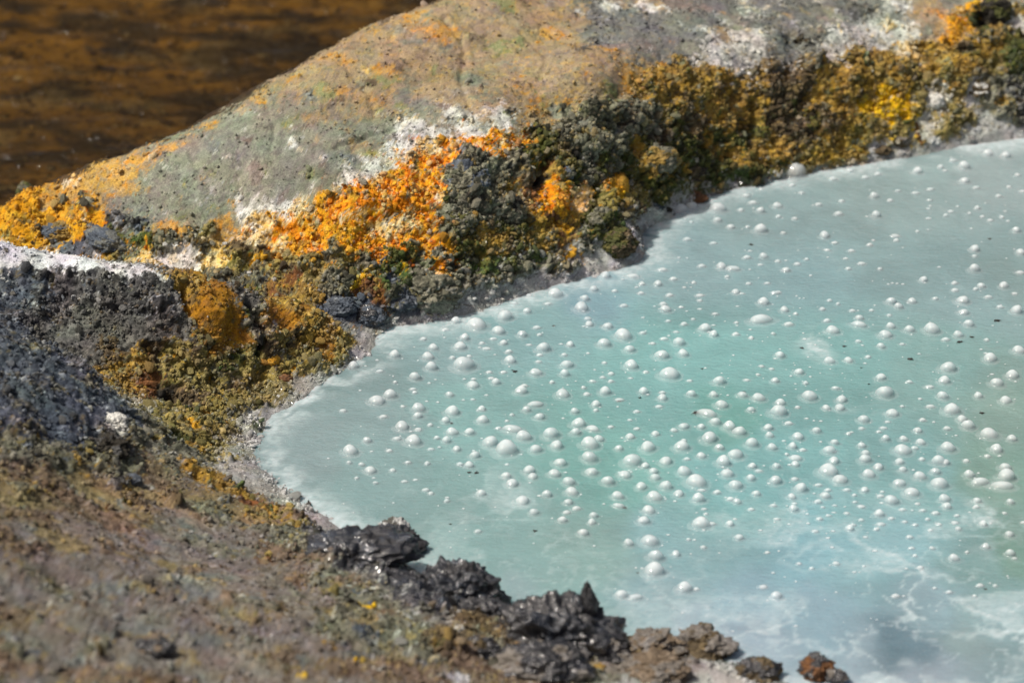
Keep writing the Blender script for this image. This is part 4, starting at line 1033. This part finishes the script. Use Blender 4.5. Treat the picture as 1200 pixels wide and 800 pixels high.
# ---------------------------------------------------------------- bubbles
def bubble_mat():
    m, nt, b = new_mat("bubble_film")
    L = nt.links.new
    rise = nd(nt, "ShaderNodeAttribute", attribute_name="rise")
    pw = nd(nt, "ShaderNodeMath", operation='POWER')
    pw.inputs[1].default_value = 1.35
    L(rise.outputs["Fac"], pw.inputs[0])
    mr = nd(nt, "ShaderNodeMapRange")
    mr.inputs[3].default_value, mr.inputs[4].default_value = .15, .90
    L(pw.outputs[0], mr.inputs[0])
    tc = nd(nt, "ShaderNodeTexCoord")
    n1 = nd(nt, "ShaderNodeTexNoise", Scale=2.6, Detail=4.0)
    L(tc.outputs["Object"], n1.inputs["Vector"])
    cr_ = nd(nt, "ShaderNodeValToRGB")
    cr_.color_ramp.elements[0].position = .3
    cr_.color_ramp.elements[0].color = (.82, .91, .95, 1)
    cr_.color_ramp.elements[1].position = .62
    cr_.color_ramp.elements[1].color = (.95, .98, 1.0, 1)
    L(n1.outputs["Fac"], cr_.inputs[0])
    L(cr_.outputs[0], b.inputs["Base Color"])
    b.inputs["Roughness"].default_value = .07
    b.inputs["Specular IOR Level"].default_value = 1.0
    tl = nd(nt, "ShaderNodeBsdfTranslucent")
    L(cr_.outputs[0], tl.inputs["Color"])
    m1 = nd(nt, "ShaderNodeMixShader")
    m1.inputs[0].default_value = .40
    L(b.outputs[0], m1.inputs[1]); L(tl.outputs[0], m1.inputs[2])
    tp_ = nd(nt, "ShaderNodeBsdfTransparent")
    m2 = nd(nt, "ShaderNodeMixShader")
    L(mr.outputs[0], m2.inputs[0]); L(tp_.outputs[0], m2.inputs[1]); L(m1.outputs[0], m2.inputs[2])
    L(m2.outputs[0], nt.nodes["Material Output"].inputs["Surface"])
    return m


M_BUB = bubble_mat()


def bubble_shape(seed, nseg=18):
    """Dome of radius 1 with a small skirt of lifted water; some lean or bulge."""
    r = np.random.default_rng(900 + seed)
    h = r.uniform(.92, 1.12)
    ring = [(1.50, .0), (1.24, .035), (1.08, .11), (1.0, .24), (.93, .40), (.81, .58), (.64, .76), (.42, .90), (.20, .975)]
    ring = [(a_ * r.uniform(.97, 1.03), z_ * h) for a_, z_ in ring]
    v, ris = [], []
    ph = r.uniform(0, 6.28, 3)
    am = r.uniform(.02, .10, 3)
    for (rr, z) in ring:
        for s in range(nseg):
            a = 2 * math.pi * s / nseg
            k = 1 + am[0] * math.cos(a + ph[0]) + am[1] * .8 * math.cos(2 * a + ph[1]) + am[2] * .5 * math.cos(3 * a + ph[2])
            v.append((rr * k * math.cos(a), rr * k * math.sin(a), z * (1 + .08 * math.cos(a + ph[1]))))
            ris.append(z / h)
    v.append((0, 0, h)); ris.append(1)
    v = np.array(v)
    lean = r.uniform(-.12, .12, 2)
    v[:, :2] += lean * v[:, 2:3]
    nr = len(ring)
    f = []
    for i in range(nr - 1):
        for s in range(nseg):
            a, b_ = i * nseg + s, i * nseg + (s + 1) % nseg
            c, d = a + nseg, b_ + nseg
            f.append((a, b_, d)); f.append((a, d, c))
    for s in range(nseg):
        f.append(((nr - 1) * nseg + s, (nr - 1) * nseg + (s + 1) % nseg, len(v) - 1))
    return v.astype(np.float32), np.array(f, np.int32), np.array(ris, np.float32)




bubble_lo = []
for s_ in range(6):
    r_ = np.random.default_rng(s_)
    v_, f_ = [], []
    for (a_, z_) in ((1.3, 0), (.95, .25), (.55, .62)):
        for q_ in range(7):
            t_ = 2 * math.pi * q_ / 7
            v_.append((a_ * math.cos(t_), a_ * math.sin(t_), z_))
    v_.append((0, 0, .75))
    for i_ in range(2):
        for q_ in range(7):
            a_, b2_ = i_ * 7 + q_, i_ * 7 + (q_ + 1) % 7
            f_ += [(a_, b2_, b2_ + 7), (a_, b2_ + 7, a_ + 7)]
    f_ += [(14 + q_, 14 + (q_ + 1) % 7, 21) for q_ in range(7)]
    v_ = np.array(v_, np.float32)
    bubble_lo.append((v_, np.array(f_, np.int32), v_[:, 2] / .75))

# bubbles counted off the photograph: px, py, width px
BUB = [
    (932,201,27.5),(593,526,25),(544,427,23.8),(558,380,22.5),(785,438,22.5),(766,668,22.5),(816,564,22.5),(971,551,22.5),(741,539,22),(1036,459,21),(762,632,21),
    (821,613,20.5),(691,520,20),(730,393,20),(891,374,20),(1058,527,20),(1179,558,20),(1100,566,20),(913,482,19.5),(1159,508,19.5),(485,516,19),(1110,430,19),
    (1115,480,19),(1174,568,19),(841,243,19),(592,370,18.8),(442,469,18.5),(574,518,18.5),(646,508,18.5),(690,536,18.5),(862,532,18.5),(831,513,18),(949,464,18),
    (1092,386,18),(1068,576,18),(601,502,17.5),(614,511,17.5),(650,344,17.5),(411,528,17.5),(828,483,17.5),(760,524,17.5),(798,523,17.5),(767,582,17.5),(768,652,17.5),
    (802,689,17.5),(984,561,17.5),(798,246,17.5),(1111,524,17),(636,407,16.5),(659,461,16.5),(530,482,16.5),(678,496,16.5),(681,360,16.5),(775,416,16.5),(740,428,16.5),
    (848,541,16.5),(802,552,16.5),(862,568,16.5),(1045,586,16.5),(471,499,16),(708,402,16),(866,506,16),(881,519,16),(612,586,16),(1148,564,16),(457,462,15.5),
    (491,478,15.5),(842,446,15.5),(976,387,15.5),(1038,392,15.5),(1160,420,15.5),(1168,448,15.5),(1134,499,15.5),(666,564,15.5),(852,554,15.5),(712,564,15.5),
    (1100,540,15.5),(539,406,15),(584,388,15),(664,427,15),(652,522,15),(628,526,15),(846,474,15),(889,466,15),(855,500,15),(972,527,15),(1128,352,15),(1194,410,15),
    (1186,440,15),(1046,484,15),(1168,526,15),(656,542,15),(670,576,15),(693,552,15),(780,540,15),(732,556,15),(780,569,15),(818,584,15),(909,563,15),(938,572,15),
    (728,696,15),(1018,556,15),(1054,566,15),(891,269,15),(810,242,15),(628,436,14.5),(554,451,14.5),(610,458,14.5),(826,385,14.5),(650,555,14.5),(760,598,14.5),
    (1078,558,14.5),(506,430,14),(598,422,14),(628,473,14),(565,492,14),(530,506,14),(796,401,14),(1191,364,14),(1179,469,14),(600,566,14),(620,551,14),(434,551,14),
    (724,581,14),(754,610,14),(1014,538,14),(1107,584,14),(1178,547,14),(1130,195,14),(502,418,13.8),(486,442,13.5),(709,459,13.5),(894,354,13.5),(935,512,13.5),
    (1007,380,13.5),(1106,446,13.5),(1104,464,13.5),(1012,491,13.5),(910,698,13.5),(780,362,13),(738,409,13),(838,494,13),(986,468,13),(683,624,13),(752,570,13),
    (1142,315,13),(462,416,12.5),(674,506,12.5),(695,502,12.5),(632,488,12.5),(801,414,12.5),(801,499,12.5),(972,423,12.5),(984,478,12.5),(1066,386,12.5),(1044,353,12.5),
    (1128,491,12.5),(1032,442,12.5),(556,533,12.5),(795,578,12.5),(977,540,12.5),(967,580,12.5),(745,699,12.5),(1029,547,12.5),(1118,654,12.5),(1096,552,12.5),
    (1136,556,12.5),(846,312,12.5),(859,314,12.5),(1178,182,12.5),(967,276,12.5),(550,506,12),(414,429,12),(712,382,12),(870,462,12),(702,514,12),(914,416,12),
    (914,472,12),(1135,380,12),(1123,392,12),(564,578,12),(641,579,12),(768,559,12),(737,636,12),(932,536,12),(1030,602,12),(1109,593,12),(709,323,12),(1142,292,12),
    (612,392,11.5),(508,407,11.5),(534,376,11.5),(490,487,11.5),(754,459,11.5),(776,466,11.5),(810,462,11.5),(843,524,11.5),(936,436,11.5),(900,501,11.5),(905,524,11.5),
    (1129,366,11.5),(1079,518,11.5),(1186,514,11.5),(593,557,11.5),(626,600,11.5),(624,558,11.5),(766,552,11.5),(880,560,11.5),(1184,648,11.5),(911,241,11.5),
    (1075,201,11.5),(1158,180,11.5),(544,396,11),(662,438,11),(430,516,11),(698,474,11),(685,350,11),(836,392,11),(738,512,11),(957,504,11),(1044,382,11),(1176,335,11),
    (550,545,11),(666,588,11),(659,609,11),(822,534,11),(866,629,11),(930,596,11),(1054,541,11),(1183,626,11),(742,323,11),(1130,212,11),(1024,230,11),(1027,252,11),
    (1196,296,11),(581,448,10.5),(523,516,10.5),(691,380,10.5),(836,462,10.5),(919,363,10.5),(994,422,10.5),(929,523,10.5),(1053,359,10.5),(1146,464,10.5),
    (1075,504,10.5),(725,592,10.5),(792,649,10.5),(886,578,10.5),(617,480,10),(527,462,10),(522,493,10),(674,482,10),(618,365,10),(696,339,10),(535,526,10),
    (880,480,10),(822,500,10),(768,508,10),(725,525,10),(862,342,10),(908,446,10),(968,478,10),(902,510,10),(978,518,10),(771,333,10),(1007,372,10),(1069,353,10),
    (1150,335,10),(1032,406,10),(1038,514,10),(1059,514,10),(1010,522,10),(696,604,10),(694,612,10),(756,546,10),(855,614,10),(881,546,10),(864,588,10),(910,546,10),
    (932,544,10),(928,582,10),(996,619,10),(1014,530,10),(1058,550,10),(1013,574,10),(1152,614,10),(1145,586,10),(1184,588,10),(1155,640,10),(1108,542,10),
    (841,258,10),(856,266,10),(891,247,10),(895,300,10),(921,316,10),(1082,328,10),(1191,270,10),(590,402,9.5),(668,404,9.5),(564,479,9.5),(490,503,9.5),(689,373,9.5),
    (924,380,9.5),(924,496,9.5),(1089,453,9.5),(676,596,9.5),(664,600,9.5),(931,561,9.5),(894,687,9.5),(1009,593,9.5),(1096,601,9.5),(868,246,9.5),(776,316,9.5),
    (1049,276,9.5),(465,514,9),(620,346,9),(402,481,9),(731,358,9),(777,356,9),(820,346,9),(726,468,9),(790,504,9),(801,516,9),(908,343,9),(969,376,9),(1119,340,9),
    (1017,418,9),(1110,502,9),(1090,476,9),(1108,398,9),(539,544,9),(501,543,9),(560,622,9),(840,577,9),(889,551,9),(958,588,9),(960,608,9),(980,660,9),(1032,614,9),
    (1123,619,9),(1132,540,9),(1157,534,9),(1080,538,9),(1050,698,9),(882,238,9),(874,230,9),(875,302,9),(789,327,9),(928,217,9),(996,200,9),(1028,204,9),(1102,196,9),
    (1117,188,9),(982,251,9),(1145,244,9),(1195,319,9),(570,408,8.5),(530,419,8.5),(596,412,8.5),(496,397,8.5),(449,488,8.5),(688,462,8.5),(629,384,8.5),(456,528,8.5),
    (785,346,8.5),(802,380,8.5),(778,397,8.5),(772,476,8.5),(862,392,8.5),(964,362,8.5),(979,455,8.5),(1158,348,8.5),(1081,492,8.5),(1035,501,8.5),(1072,525,8.5),
    (499,574,8.5),(824,641,8.5),(856,585,8.5),(1032,581,8.5),(1119,612,8.5),(805,281,8.5),(822,312,8.5),(976,210,8.5),(1014,208,8.5),(1073,226,8.5),(661,416,8),
    (512,513,8),(753,390,8),(765,402,8),(746,482,8),(716,500,8),(746,502,8),(877,332,8),(944,449,8),(935,477,8),(941,527,8),(1119,332,8),(460,551,8),(424,544,8),
    (834,614,8),(906,592,8),(959,568,8),(970,574,8),(992,574,8),(1044,607,8),(1066,629,8),(1148,686,8),(934,309,8),(1192,205,8),(1170,230,8),(1043,235,8),(1090,222,8),
    (959,240,8),(1019,287,8),(1160,258,8),(1142,300,8),(1010,309,8),(565,402,7.5),(578,397,7.5),(632,416,7.5),(590,436,7.5),(576,443,7.5),(614,452,7.5),(647,448,7.5),
    (522,386,7.5),(445,435,7.5),(486,460,7.5),(504,498,7.5),(505,526,7.5),(632,392,7.5),(698,481,7.5),(820,352,7.5),(757,436,7.5),(716,438,7.5),(912,342,7.5),
    (880,396,7.5),(994,508,7.5),(752,333,7.5),(720,341,7.5),(708,425,7.5),(999,364,7.5),(1042,369,7.5),(1006,400,7.5),(1010,502,7.5),(1172,360,7.5),(1156,398,7.5),
    (478,542,7.5),(505,578,7.5),(524,587,7.5),(409,542,7.5),(805,538,7.5),(816,690,7.5),(822,574,7.5),(880,597,7.5),(992,601,7.5),(955,622,7.5),(1057,597,7.5),
    (1027,620,7.5),(1100,614,7.5),(1144,594,7.5),(1078,665,7.5),(912,254,7.5),(836,285,7.5),(911,306,7.5),(852,324,7.5),(1198,224,7.5),(1031,315,7.5),(994,315,7.5),
    (969,293,7.5),(939,226,7.5),(550,417,7),(573,436,7),(463,448,7),(484,456,7),(472,476,7),(584,502,7),(684,454,7),(694,447,7),(602,355,7),(600,486,7),(642,356,7),
    (783,376,7),(706,442,7),(716,447,7),(776,460,7),(863,378,7),(932,368,7),(972,352,7),(982,356,7),(892,429,7),(875,445,7),(1096,350,7),(1189,344,7),(1065,448,7),
    (418,560,7),(1060,611,7),(1072,615,7),(1087,608,7),(1081,598,7),(1075,590,7),(1177,601,7),(1112,694,7),(892,222,7),(813,331,7),(810,260,7),(751,344,7),
    (918,273,7),(1144,220,7),(986,236,7),(1050,282,7),(1114,248,7),(998,294,7),(945,304,7),(1143,339,7),(931,256,7),(594,493,6.5),(631,424,6.5),(906,391,6.5),
    (904,432,6.5),(838,368,6.5),(808,446,6.5),(1021,364,6.5),(1057,403,6.5),(1040,494,6.5),(474,564,6.5),(440,566,6.5),(827,602,6.5),(922,532,6.5),(910,608,6.5),
    (936,660,6.5),(951,666,6.5),(899,647,6.5),(1001,580,6.5),(1009,609,6.5),(1000,615,6.5),(1090,621,6.5),(1092,642,6.5),(1072,651,6.5),(1133,647,6.5),(1166,686,6.5),
    (1199,612,6.5),(899,332,6.5),(1107,200,6.5),(1182,219,6.5),(978,285,6.5),(1075,271,6.5),(1151,254,6.5),(1108,253,6.5),(555,444,6),(620,404,6),(798,360,6),
    (738,492,6),(869,344,6),(812,374,6),(792,389,6),(888,439,6),(1030,506,6),(1057,476,6),(1078,467,6),(487,562,6),(594,544,6),(825,596,6),(931,590,6),(971,604,6),
    (964,594,6),(807,632,6),(1034,576,6),(1002,588,6),(1068,642,6),(1095,689,6),(1142,698,6),(1189,654,6),(1121,604,6),(876,266,6),(891,310,6),(1052,224,6),
    (1089,235,6),(1174,255,6),(991,303,6),(1088,256,6),(513,471,5.5),(554,468,5.5),(570,463,5.5),(689,414,5.5),(739,443,5.5),(820,362,5.5),(555,528,5.5),(524,583,5.5),
    (509,663,5.5),(978,592,5.5),(791,587,5.5),(1025,645,5.5),(1014,629,5.5),(1012,663,5.5),(879,294,5.5),(1136,250,5.5),(1181,259,5.5),(500,470,5),(442,422,5),
    (503,449,5),(660,490,5),(836,381,5),(515,524,5),(891,621,5),(946,602,5),(947,613,5),(976,622,5),(970,630,5),(975,641,5),(906,671,5),(1062,666,5),(1001,670,5),
    (802,337,5),(950,323,5),(1088,245,5),(1138,268,5),(1122,242,5),(1041,333,4.5),(1058,333,4.5),
]
ANCHORS = [  # bubbles that have a look or a neighbour of their own
    ((932, 201), "largest bubble against the far shore"),
    ((593, 526), "largest joined bubble left of the middle"),
    ((544, 427), "big bubble with clear skirt off the inlet"),
    ((558, 380), "broad low bubble below the sage rock"),
    ((785, 438), "broad leaning bubble in mid pool"),
    ((766, 668), "bumpy bubble beyond the near ridge"),
    ((730, 393), "big bubble of the upper bubble cluster"),
    ((891, 374), "stretched oval white bubble"),
    ((821, 613), "big bubble with a tiny one beside it"),
    ((1179, 558), "tallest stacked bubble at the right edge"),
    ((841, 243), "round clear bubble near the jutting point"),
    ((802, 689), "bubble nearest the near ridge"),
    ((442, 469), "bubble nearest the left shore"),
    ((1036, 459), "big bubble trailing tiny beads"),
    ((592, 370), "bubble close to the far foam"),
    ((971, 551), "twin-dome bubble over a flat film"),
    ((1118, 654), "lone bubble beside the dark green patch"),
    ((1068, 576), "bright lone bubble amid the right side"),
    ((910, 697), "last bubble before the pale shallows"),
    ((1142, 315), "bubble below two tiny ones, upper right"),
    ((681, 360), "bubble off the foamy shore point"),
    ((434, 552), "lone bubble of the calm left water"),
    ((691, 520), "white double bubble of the middle"),
    ((1130, 206), "outer bubble of the far right trio"),
    ((1159, 508), "bubble above the pale film, right"),
    ((1092, 386), "big bubble below the two right flies"),
    ((727, 686), "flat cluster bubble beside the spiked rock"),
    ((967, 280), "double bubble of the far water"),
    ((1082, 333), "bubble alone in the upper right"),
    ((741, 539), "round glassy bubble of the middle"),
]
RANK = ["nearest", "second", "third", "fourth", "fifth", "sixth", "seventh", "eighth", "ninth", "tenth", "eleventh", "twelfth"]
DIRS = ["right", "upper right", "top", "upper left", "left", "lower left", "bottom", "lower right"]
DIRP = {"right": "to the right of", "upper right": "to the upper right of", "top": "above", "upper left": "to the upper left of",
        "left": "to the left of", "lower left": "to the lower left of", "bottom": "below", "lower right": "to the lower right of"}

own = BUB[:300]
bxy = np.array([b[:2] for b in own], float)
label_of = {}
anch = []
for (ax, ay), text in ANCHORS:
    d = np.hypot(bxy[:, 0] - ax, bxy[:, 1] - ay)
    k = next((j for j in np.argsort(d) if j not in label_of), None)
    if d[k] < 12:
        label_of[k] = text + " of the milky pool" if len(text.split()) < 5 else text
        anch.append((k, text))
opts = []
for k, text in anch:
    rel = bxy - bxy[k]
    dist = np.hypot(rel[:, 0], rel[:, 1] * 1.3)
    sec = np.round(np.arctan2(-rel[:, 1], rel[:, 0]) / (math.pi / 4)).astype(int) % 8
    for s in range(8):
        m = [j for j in np.argsort(dist) if j != k and sec[j] == s]
        for rk, j in enumerate(m[:12]):
            opts.append((rk * 60 + dist[j], j, "%s bubble %s the %s" % (RANK[rk], DIRP[DIRS[s]], text)))
opts.sort()
for cost, j, text in opts:
    if j not in label_of:
        label_of[j] = text

bmeshes = []
for s in range(12):
    bv, bf, br = bubble_shape(s)
    me = mesh_np("bubble", bv, bf, True, None, {"rise": br})
    me.materials.append(M_BUB)
    bmeshes.append((me, bv, bf, br))
for k, (px, py, w) in enumerate(own):
    P = at(px, py + .16 * w, 0)
    r = .53 * w * np.linalg.norm(P - CAM) / FPX
    rr = np.random.default_rng(5000 + k)
    me = bmeshes[rr.integers(12)][0]
    o = bpy.data.objects.new("bubble", me)
    sc.collection.objects.link(o)
    o.location = (P + [0, 0, .0012]).tolist()
    flat = rr.uniform(.85, 1.1)
    wide = 1.0
    if (px, py) == (891, 374) or w > 10 and rr.random() < .05:
        wide = 1.35; flat = .7
    o.scale = (float(r * wide), float(r / wide ** .5), float(r * flat))
    o.rotation_euler = (0, 0, float(rr.uniform(-.5, .5) + (math.pi if rr.random() < .5 else 0)))
    o["label"] = label_of.get(k, "small white bubble among many others on the milky pool")
    o["category"] = "bubble"
    o["group"] = "bubbles on the milky pool"

# ---- the froth of tiny bubbles between them
tiny = [(a, b, c) for a, b, c in BUB[300:]]
bpts = bxy
while len(tiny) < 1000:
    px, py = rng.uniform(380, 1200), rng.uniform(170, 740)
    P = at(px, py)
    if poly_sd(P[None, :2], shore_xy)[0] > -.03:
        continue
    dens = math.exp(-((px - 850) / 330) ** 2 - ((py - 470) / 170) ** 2) + .18
    if rng.random() < dens:
        tiny.append((px, py, 1.6 + 3.4 * rng.random() ** 2))
tv, tf, tr_ = [], [], []
off = 0
lo_v, lo_f, lo_r = [], None, None
for px, py, w in tiny:
    big_ = w > 5.5
    me, bv, bf, br = bmeshes[int(rng.integers(12))]
    if not big_:
        bv, bf, br = bubble_lo[int(rng.integers(6))]
    P = at(px, py + .12 * w, 0)
    r = .44 * w * np.linalg.norm(P - CAM) / FPX
    tv.append(bv * np.array([r, r, r * rng.uniform(.45, .9)]) * np.array([rng.uniform(.9, 1.5), 1, 1]) + P + [0, 0, .0012])
    tf.append(bf + off); tr_.append(br); off += len(bv)
froth = link("froth", mesh_np("froth", np.vstack(tv), np.vstack(tf), True, None, {"rise": np.concatenate(tr_)}), M_BUB)
froth["kind"] = "stuff"

# ---------------------------------------------------------------- flies and flecks drowned on the pool
m_fly, nt, b_ = new_mat("dark_chitin")
nz = nd(nt, "ShaderNodeTexNoise", Scale=300.0)
rp = nd(nt, "ShaderNodeValToRGB")
rp.color_ramp.elements[0].color = (.006, .006, .006, 1)
rp.color_ramp.elements[1].color = (.035, .028, .022, 1)
nt.links.new(nz.outputs["Fac"], rp.inputs[0])
nt.links.new(rp.outputs[0], b_.inputs["Base Color"])
b_.inputs["Roughness"].default_value = .45
FLECKS = [
    (603, 435.5, 6, .3, "dark long fleck off the inlet, right of the big clear-skirted bubble"), (649, 382, 4, 0, "dark dot beside a thin foam streak near the far foam"),
    (529, 496, 3.5, 0, "tiny fleck touching a small bubble left of the middle"), (823, 432, 3.5, 0, "black dot on a small bubble right of the broad leaning one"),
    (725, 470, 4.5, 0, "dark fly on top of a small bubble in the middle"), (750, 466, 3.5, 0, "tiny dark fleck right of the fly on a bubble"),
    (815, 484, 8, .35, "longest dark fly with stretched legs, beside a white bubble"), (940, 408, 5, -.2, "thin dark fleck at the left end of a pale foam streak"),
    (872, 459, 3, 0, "faint dark dot above a row of bubbles right of middle"), (1169, 376, 7, 0, "black fly with legs near the right edge, topmost of the big ones"),
    (1124, 401, 6.5, 0, "flat black fly below a bubble, left of the one near the edge"), (1139, 395, 4.5, 0, "faint reddish-brown fleck just right of the flat black fly"),
    (989, 406, 4.5, 0, "dark fleck touching a small bubble right of the foam streak"), (1067, 421, 6.5, .1, "biggest black fly in the right half, in open water"),
    (1009, 431, 3, 0, "tiny dark dot left of the biggest fly"), (1151, 484, 5.5, 0, "dark fly above the pale film near the right edge"),
    (1018, 450, 3, 0, "tiny dark dot at the upper left of the bead-trailing bubble"), (550, 553.5, 4.5, 0, "left and smaller of the two dark flecks below the joined bubbles"),
    (558, 554, 5.5, 0, "right and larger of the two dark flecks below the joined bubbles"), (528, 614, 3.5, 0, "small dark fleck in calm water above the steep crag"),
    (627, 622, 5, .1, "dark fleck below the diagonal foam trail"), (732, 595, 5, .2, "dark fleck beside a bubble below the middle"),
    (747, 671, 3, 0, "tiny fleck at the left of the bumpy bubble"), (1155, 690, 4, 0, "round black dot in the murky lower right"),
    (880, 287, 5, 0, "dark fleck in the far water above small bubbles"), (1160, 280, 4, 0, "faint brownish fleck in the far right water"),
]
fv0, ff0 = ico(2)
for k, (px, py, w, turn, lab) in enumerate(FLECKS):
    P = at(px, py)
    r = .5 * w * np.linalg.norm(P - CAM) / FPX
    rr = np.random.default_rng(70 + k)
    body = fv0 * np.array([r * .8, r * .5, r * .42])
    body[:, 2] *= np.where(body[:, 0] > .3 * r, .8, 1.0)
    fvv, fff = [body], [ff0]
    n = len(body)
    head = fv0 * r * .3 + np.array([r * .9, 0, r * .08]); fvv.append(head); fff.append(ff0 + n); n += len(head)
    for leg in range(5 if w > 4.2 else 2):              # bent legs and a wing, thin prisms
        a = rr.uniform(0, 6.28)
        ln = r * rr.uniform(1.0, 1.9)
        d = np.array([math.cos(a), math.sin(a), 0])
        nn = np.array([-d[1], d[0], 0]) * r * .07
        p0, p1, p2 = np.zeros(3), d * ln * .6 + [0, 0, r * .3], d * ln
        L_ = np.array([p0 + nn, p0 - nn, p1 + nn, p1 - nn, p2 + nn, p2 - nn, p0 + [0, 0, r * .12], p1 + [0, 0, r * .12], p2 + [0, 0, r * .06]])
        fvv.append(L_)
        fff.append(np.array([(0, 2, 7), (0, 7, 6), (2, 4, 8), (2, 8, 7), (3, 1, 6), (3, 6, 7), (5, 3, 7), (5, 7, 8), (1, 3, 2), (1, 2, 0), (3, 5, 4), (3, 4, 2)]) + n)
        n += len(L_)
    o = link("floating_fleck", mesh_np("floating_fleck", np.vstack(fvv), np.vstack(fff), True), m_fly)
    o.location = (P + [0, 0, r * .15]).tolist()
    o.rotation_euler = (0, 0, turn + (math.pi if k % 2 else 0))
    o["label"] = lab
    o["category"] = "fleck"
    o["group"] = "dark flecks floating on the pool"

# ---------------------------------------------------------------- the stream behind, its stones, and the plain around
def stream_mat():
    m, nt, b = new_mat("stream_water")
    L = nt.links.new
    out = nt.nodes["Material Output"]
    tc = nd(nt, "ShaderNodeTexCoord")
    mp = nd(nt, "ShaderNodeMapping")
    mp.inputs["Scale"].default_value = (1.0, 1.6, 1)
    L(tc.outputs["Object"], mp.inputs[0])
    n1 = nd(nt, "ShaderNodeTexNoise", Scale=9.0, Detail=4.0, Roughness=.6)
    L(mp.outputs[0], n1.inputs["Vector"])
    bp = nd(nt, "ShaderNodeBump", Strength=1.0, Distance=.045)
    L(n1.outputs["Fac"], bp.inputs["Height"])
    gl = nd(nt, "ShaderNodeBsdfGlossy", Roughness=.08)
    tr = nd(nt, "ShaderNodeBsdfTransparent")
    tr.inputs["Color"].default_value = (.84, .70, .40, 1)
    fr = nd(nt, "ShaderNodeFresnel", IOR=1.33)
    for n in (gl, fr):
        L(bp.outputs[0], n.inputs["Normal"])
    mx = nd(nt, "ShaderNodeMixShader")
    fm = nd(nt, "ShaderNodeMath", operation='MULTIPLY')
    fm.inputs[1].default_value = .85
    L(fr.outputs[0], fm.inputs[0])
    L(fm.outputs[0], mx.inputs[0]); L(tr.outputs[0], mx.inputs[1]); L(gl.outputs[0], mx.inputs[2])
    L(mx.outputs[0], out.inputs["Surface"])
    return m


STZ = -.36
sx = np.linspace(-3.5, 1.2, 200); sy = np.linspace(.3, 6.3, 300)
SX, SY = np.meshgrid(sx, sy)
SP = np.stack([SX.ravel(), SY.ravel(), np.full(SX.size, STZ)], 1)
SP[:, 2] += .007 * fbm(SP * np.array([.45, 1, 1]), .10, 3, 601)
stream = link("stream", mesh_np("stream", SP, grid_faces(len(sy), len(sx))), stream_mat())
stream["kind"] = "structure"

px_ = np.arange(-3.6, 1.3, .022); py_ = np.arange(.2, 6.4, .022)
BX, BY = np.meshgrid(px_, py_)
BP = np.stack([BX.ravel(), BY.ravel(), np.full(BX.size, -.45)], 1)
BP[:, 2] += .030 * fbm(BP, .35, 4, 611) + .014 * fbm(BP, .07, 2, 615)
SB = BP * np.array([.42, 1, 1])
k1 = sstep(-.22, .26, fbm(SB, .075, 3, 617))[:, None]
k2 = sstep(-.25, .35, fbm(SB, .55, 3, 619))[:, None]
glint = sstep(.14, .34, fbm(SB + 3.3, .10, 3, 621))[:, None] * (.35 + .65 * sstep(2.6, 1.5, BP[:, 1:2]))  # glint streaks of the rippled water, painted into the bed colour
amber = sstep(1.5, 3.1, BP[:, 1:2] + .25 * fbm(SB, .3, 3, 625)[:, None])
bedc = np.array([.018, .013, .008]) * (1 - k1) + (np.array([.15, .10, .042]) * (1 - amber) + np.array([.185, .120, .022]) * amber) * k1
bedc = bedc * (.75 + .5 * k2)
bedc = bedc * (1 - .75 * glint) + np.array([.26, .25, .25]) * .75 * glint
bed = link("stream_bed", mesh_np("stream_bed", BP, grid_faces(len(py_), len(px_)), True, np.clip(bedc, .008, .6), {"wet": np.full(len(BP), .5)}), M_LAND)
bed["kind"] = "structure"

NS = 5000
sxy = np.stack([rng.uniform(-1.9, .3, NS), rng.uniform(.9, 4.2, NS)], 1)
tv, tf, tcs = [], [], []
off = 0
for k in range(NS):
    r = .003 + .013 * rng.random() ** 3
    sv_ = shapes20[k % 10] if r < .013 else shapes[k % 14]
    ff_ = f20 if r < .013 else f80
    a = rng.uniform(-.7, .7)
    sv_ = sv_ * np.array([r * 1.45, r, r * .5])
    sv_ = sv_ @ np.array([[math.cos(a), math.sin(a), 0], [-math.sin(a), math.cos(a), 0], [0, 0, 1]])
    tv.append(sv_ + np.array([sxy[k, 0], sxy[k, 1], -.42 + .03 * rng.random()])); tf.append(ff_ + off); off += len(sv_)
    t = rng.random()
    c = (.055, .040, .024) if t < .45 else (.085, .055, .022) if t < .70 else (.12, .08, .026) if t < .80 else (.03, .026, .02) if t < .93 else (.26, .25, .25)  # palest stones stand in for grey highlights on the water
    tcs.append(np.repeat(np.array([c]) * rng.uniform(.7, 1.3), len(sv_), 0))
sst = link("stream_gravel", mesh_np("stream_gravel", np.vstack(tv), np.vstack(tf), True, np.vstack(tcs), {"wet": np.full(off, .6)}), M_LAND)
sst["kind"] = "stuff"

pv = []
N_ = 60
for i in range(N_ + 1):
    for j in range(N_ + 1):
        a, b2 = (i / N_ * 2 - 1), (j / N_ * 2 - 1)
        pv.append((math.copysign(abs(a) ** 2.2 * 300, a), math.copysign(abs(b2) ** 2.2 * 300, b2), -.66))
pv = np.array(pv)
far = np.hypot(pv[:, 0], pv[:, 1])
pv[:, 2] += np.where(far > 8, .5 * fbm(pv, 25.0, 4, 631) * sstep(8, 40, far), 0)
plc = pick(np.full(len(pv), TYPES.index('earth')), rng.random(len(pv)))
plain = link("plain", mesh_np("plain", pv, grid_faces(N_ + 1, N_ + 1), True, plc, {"wet": np.zeros(len(pv))}), M_LAND)
plain["kind"] = "structure"
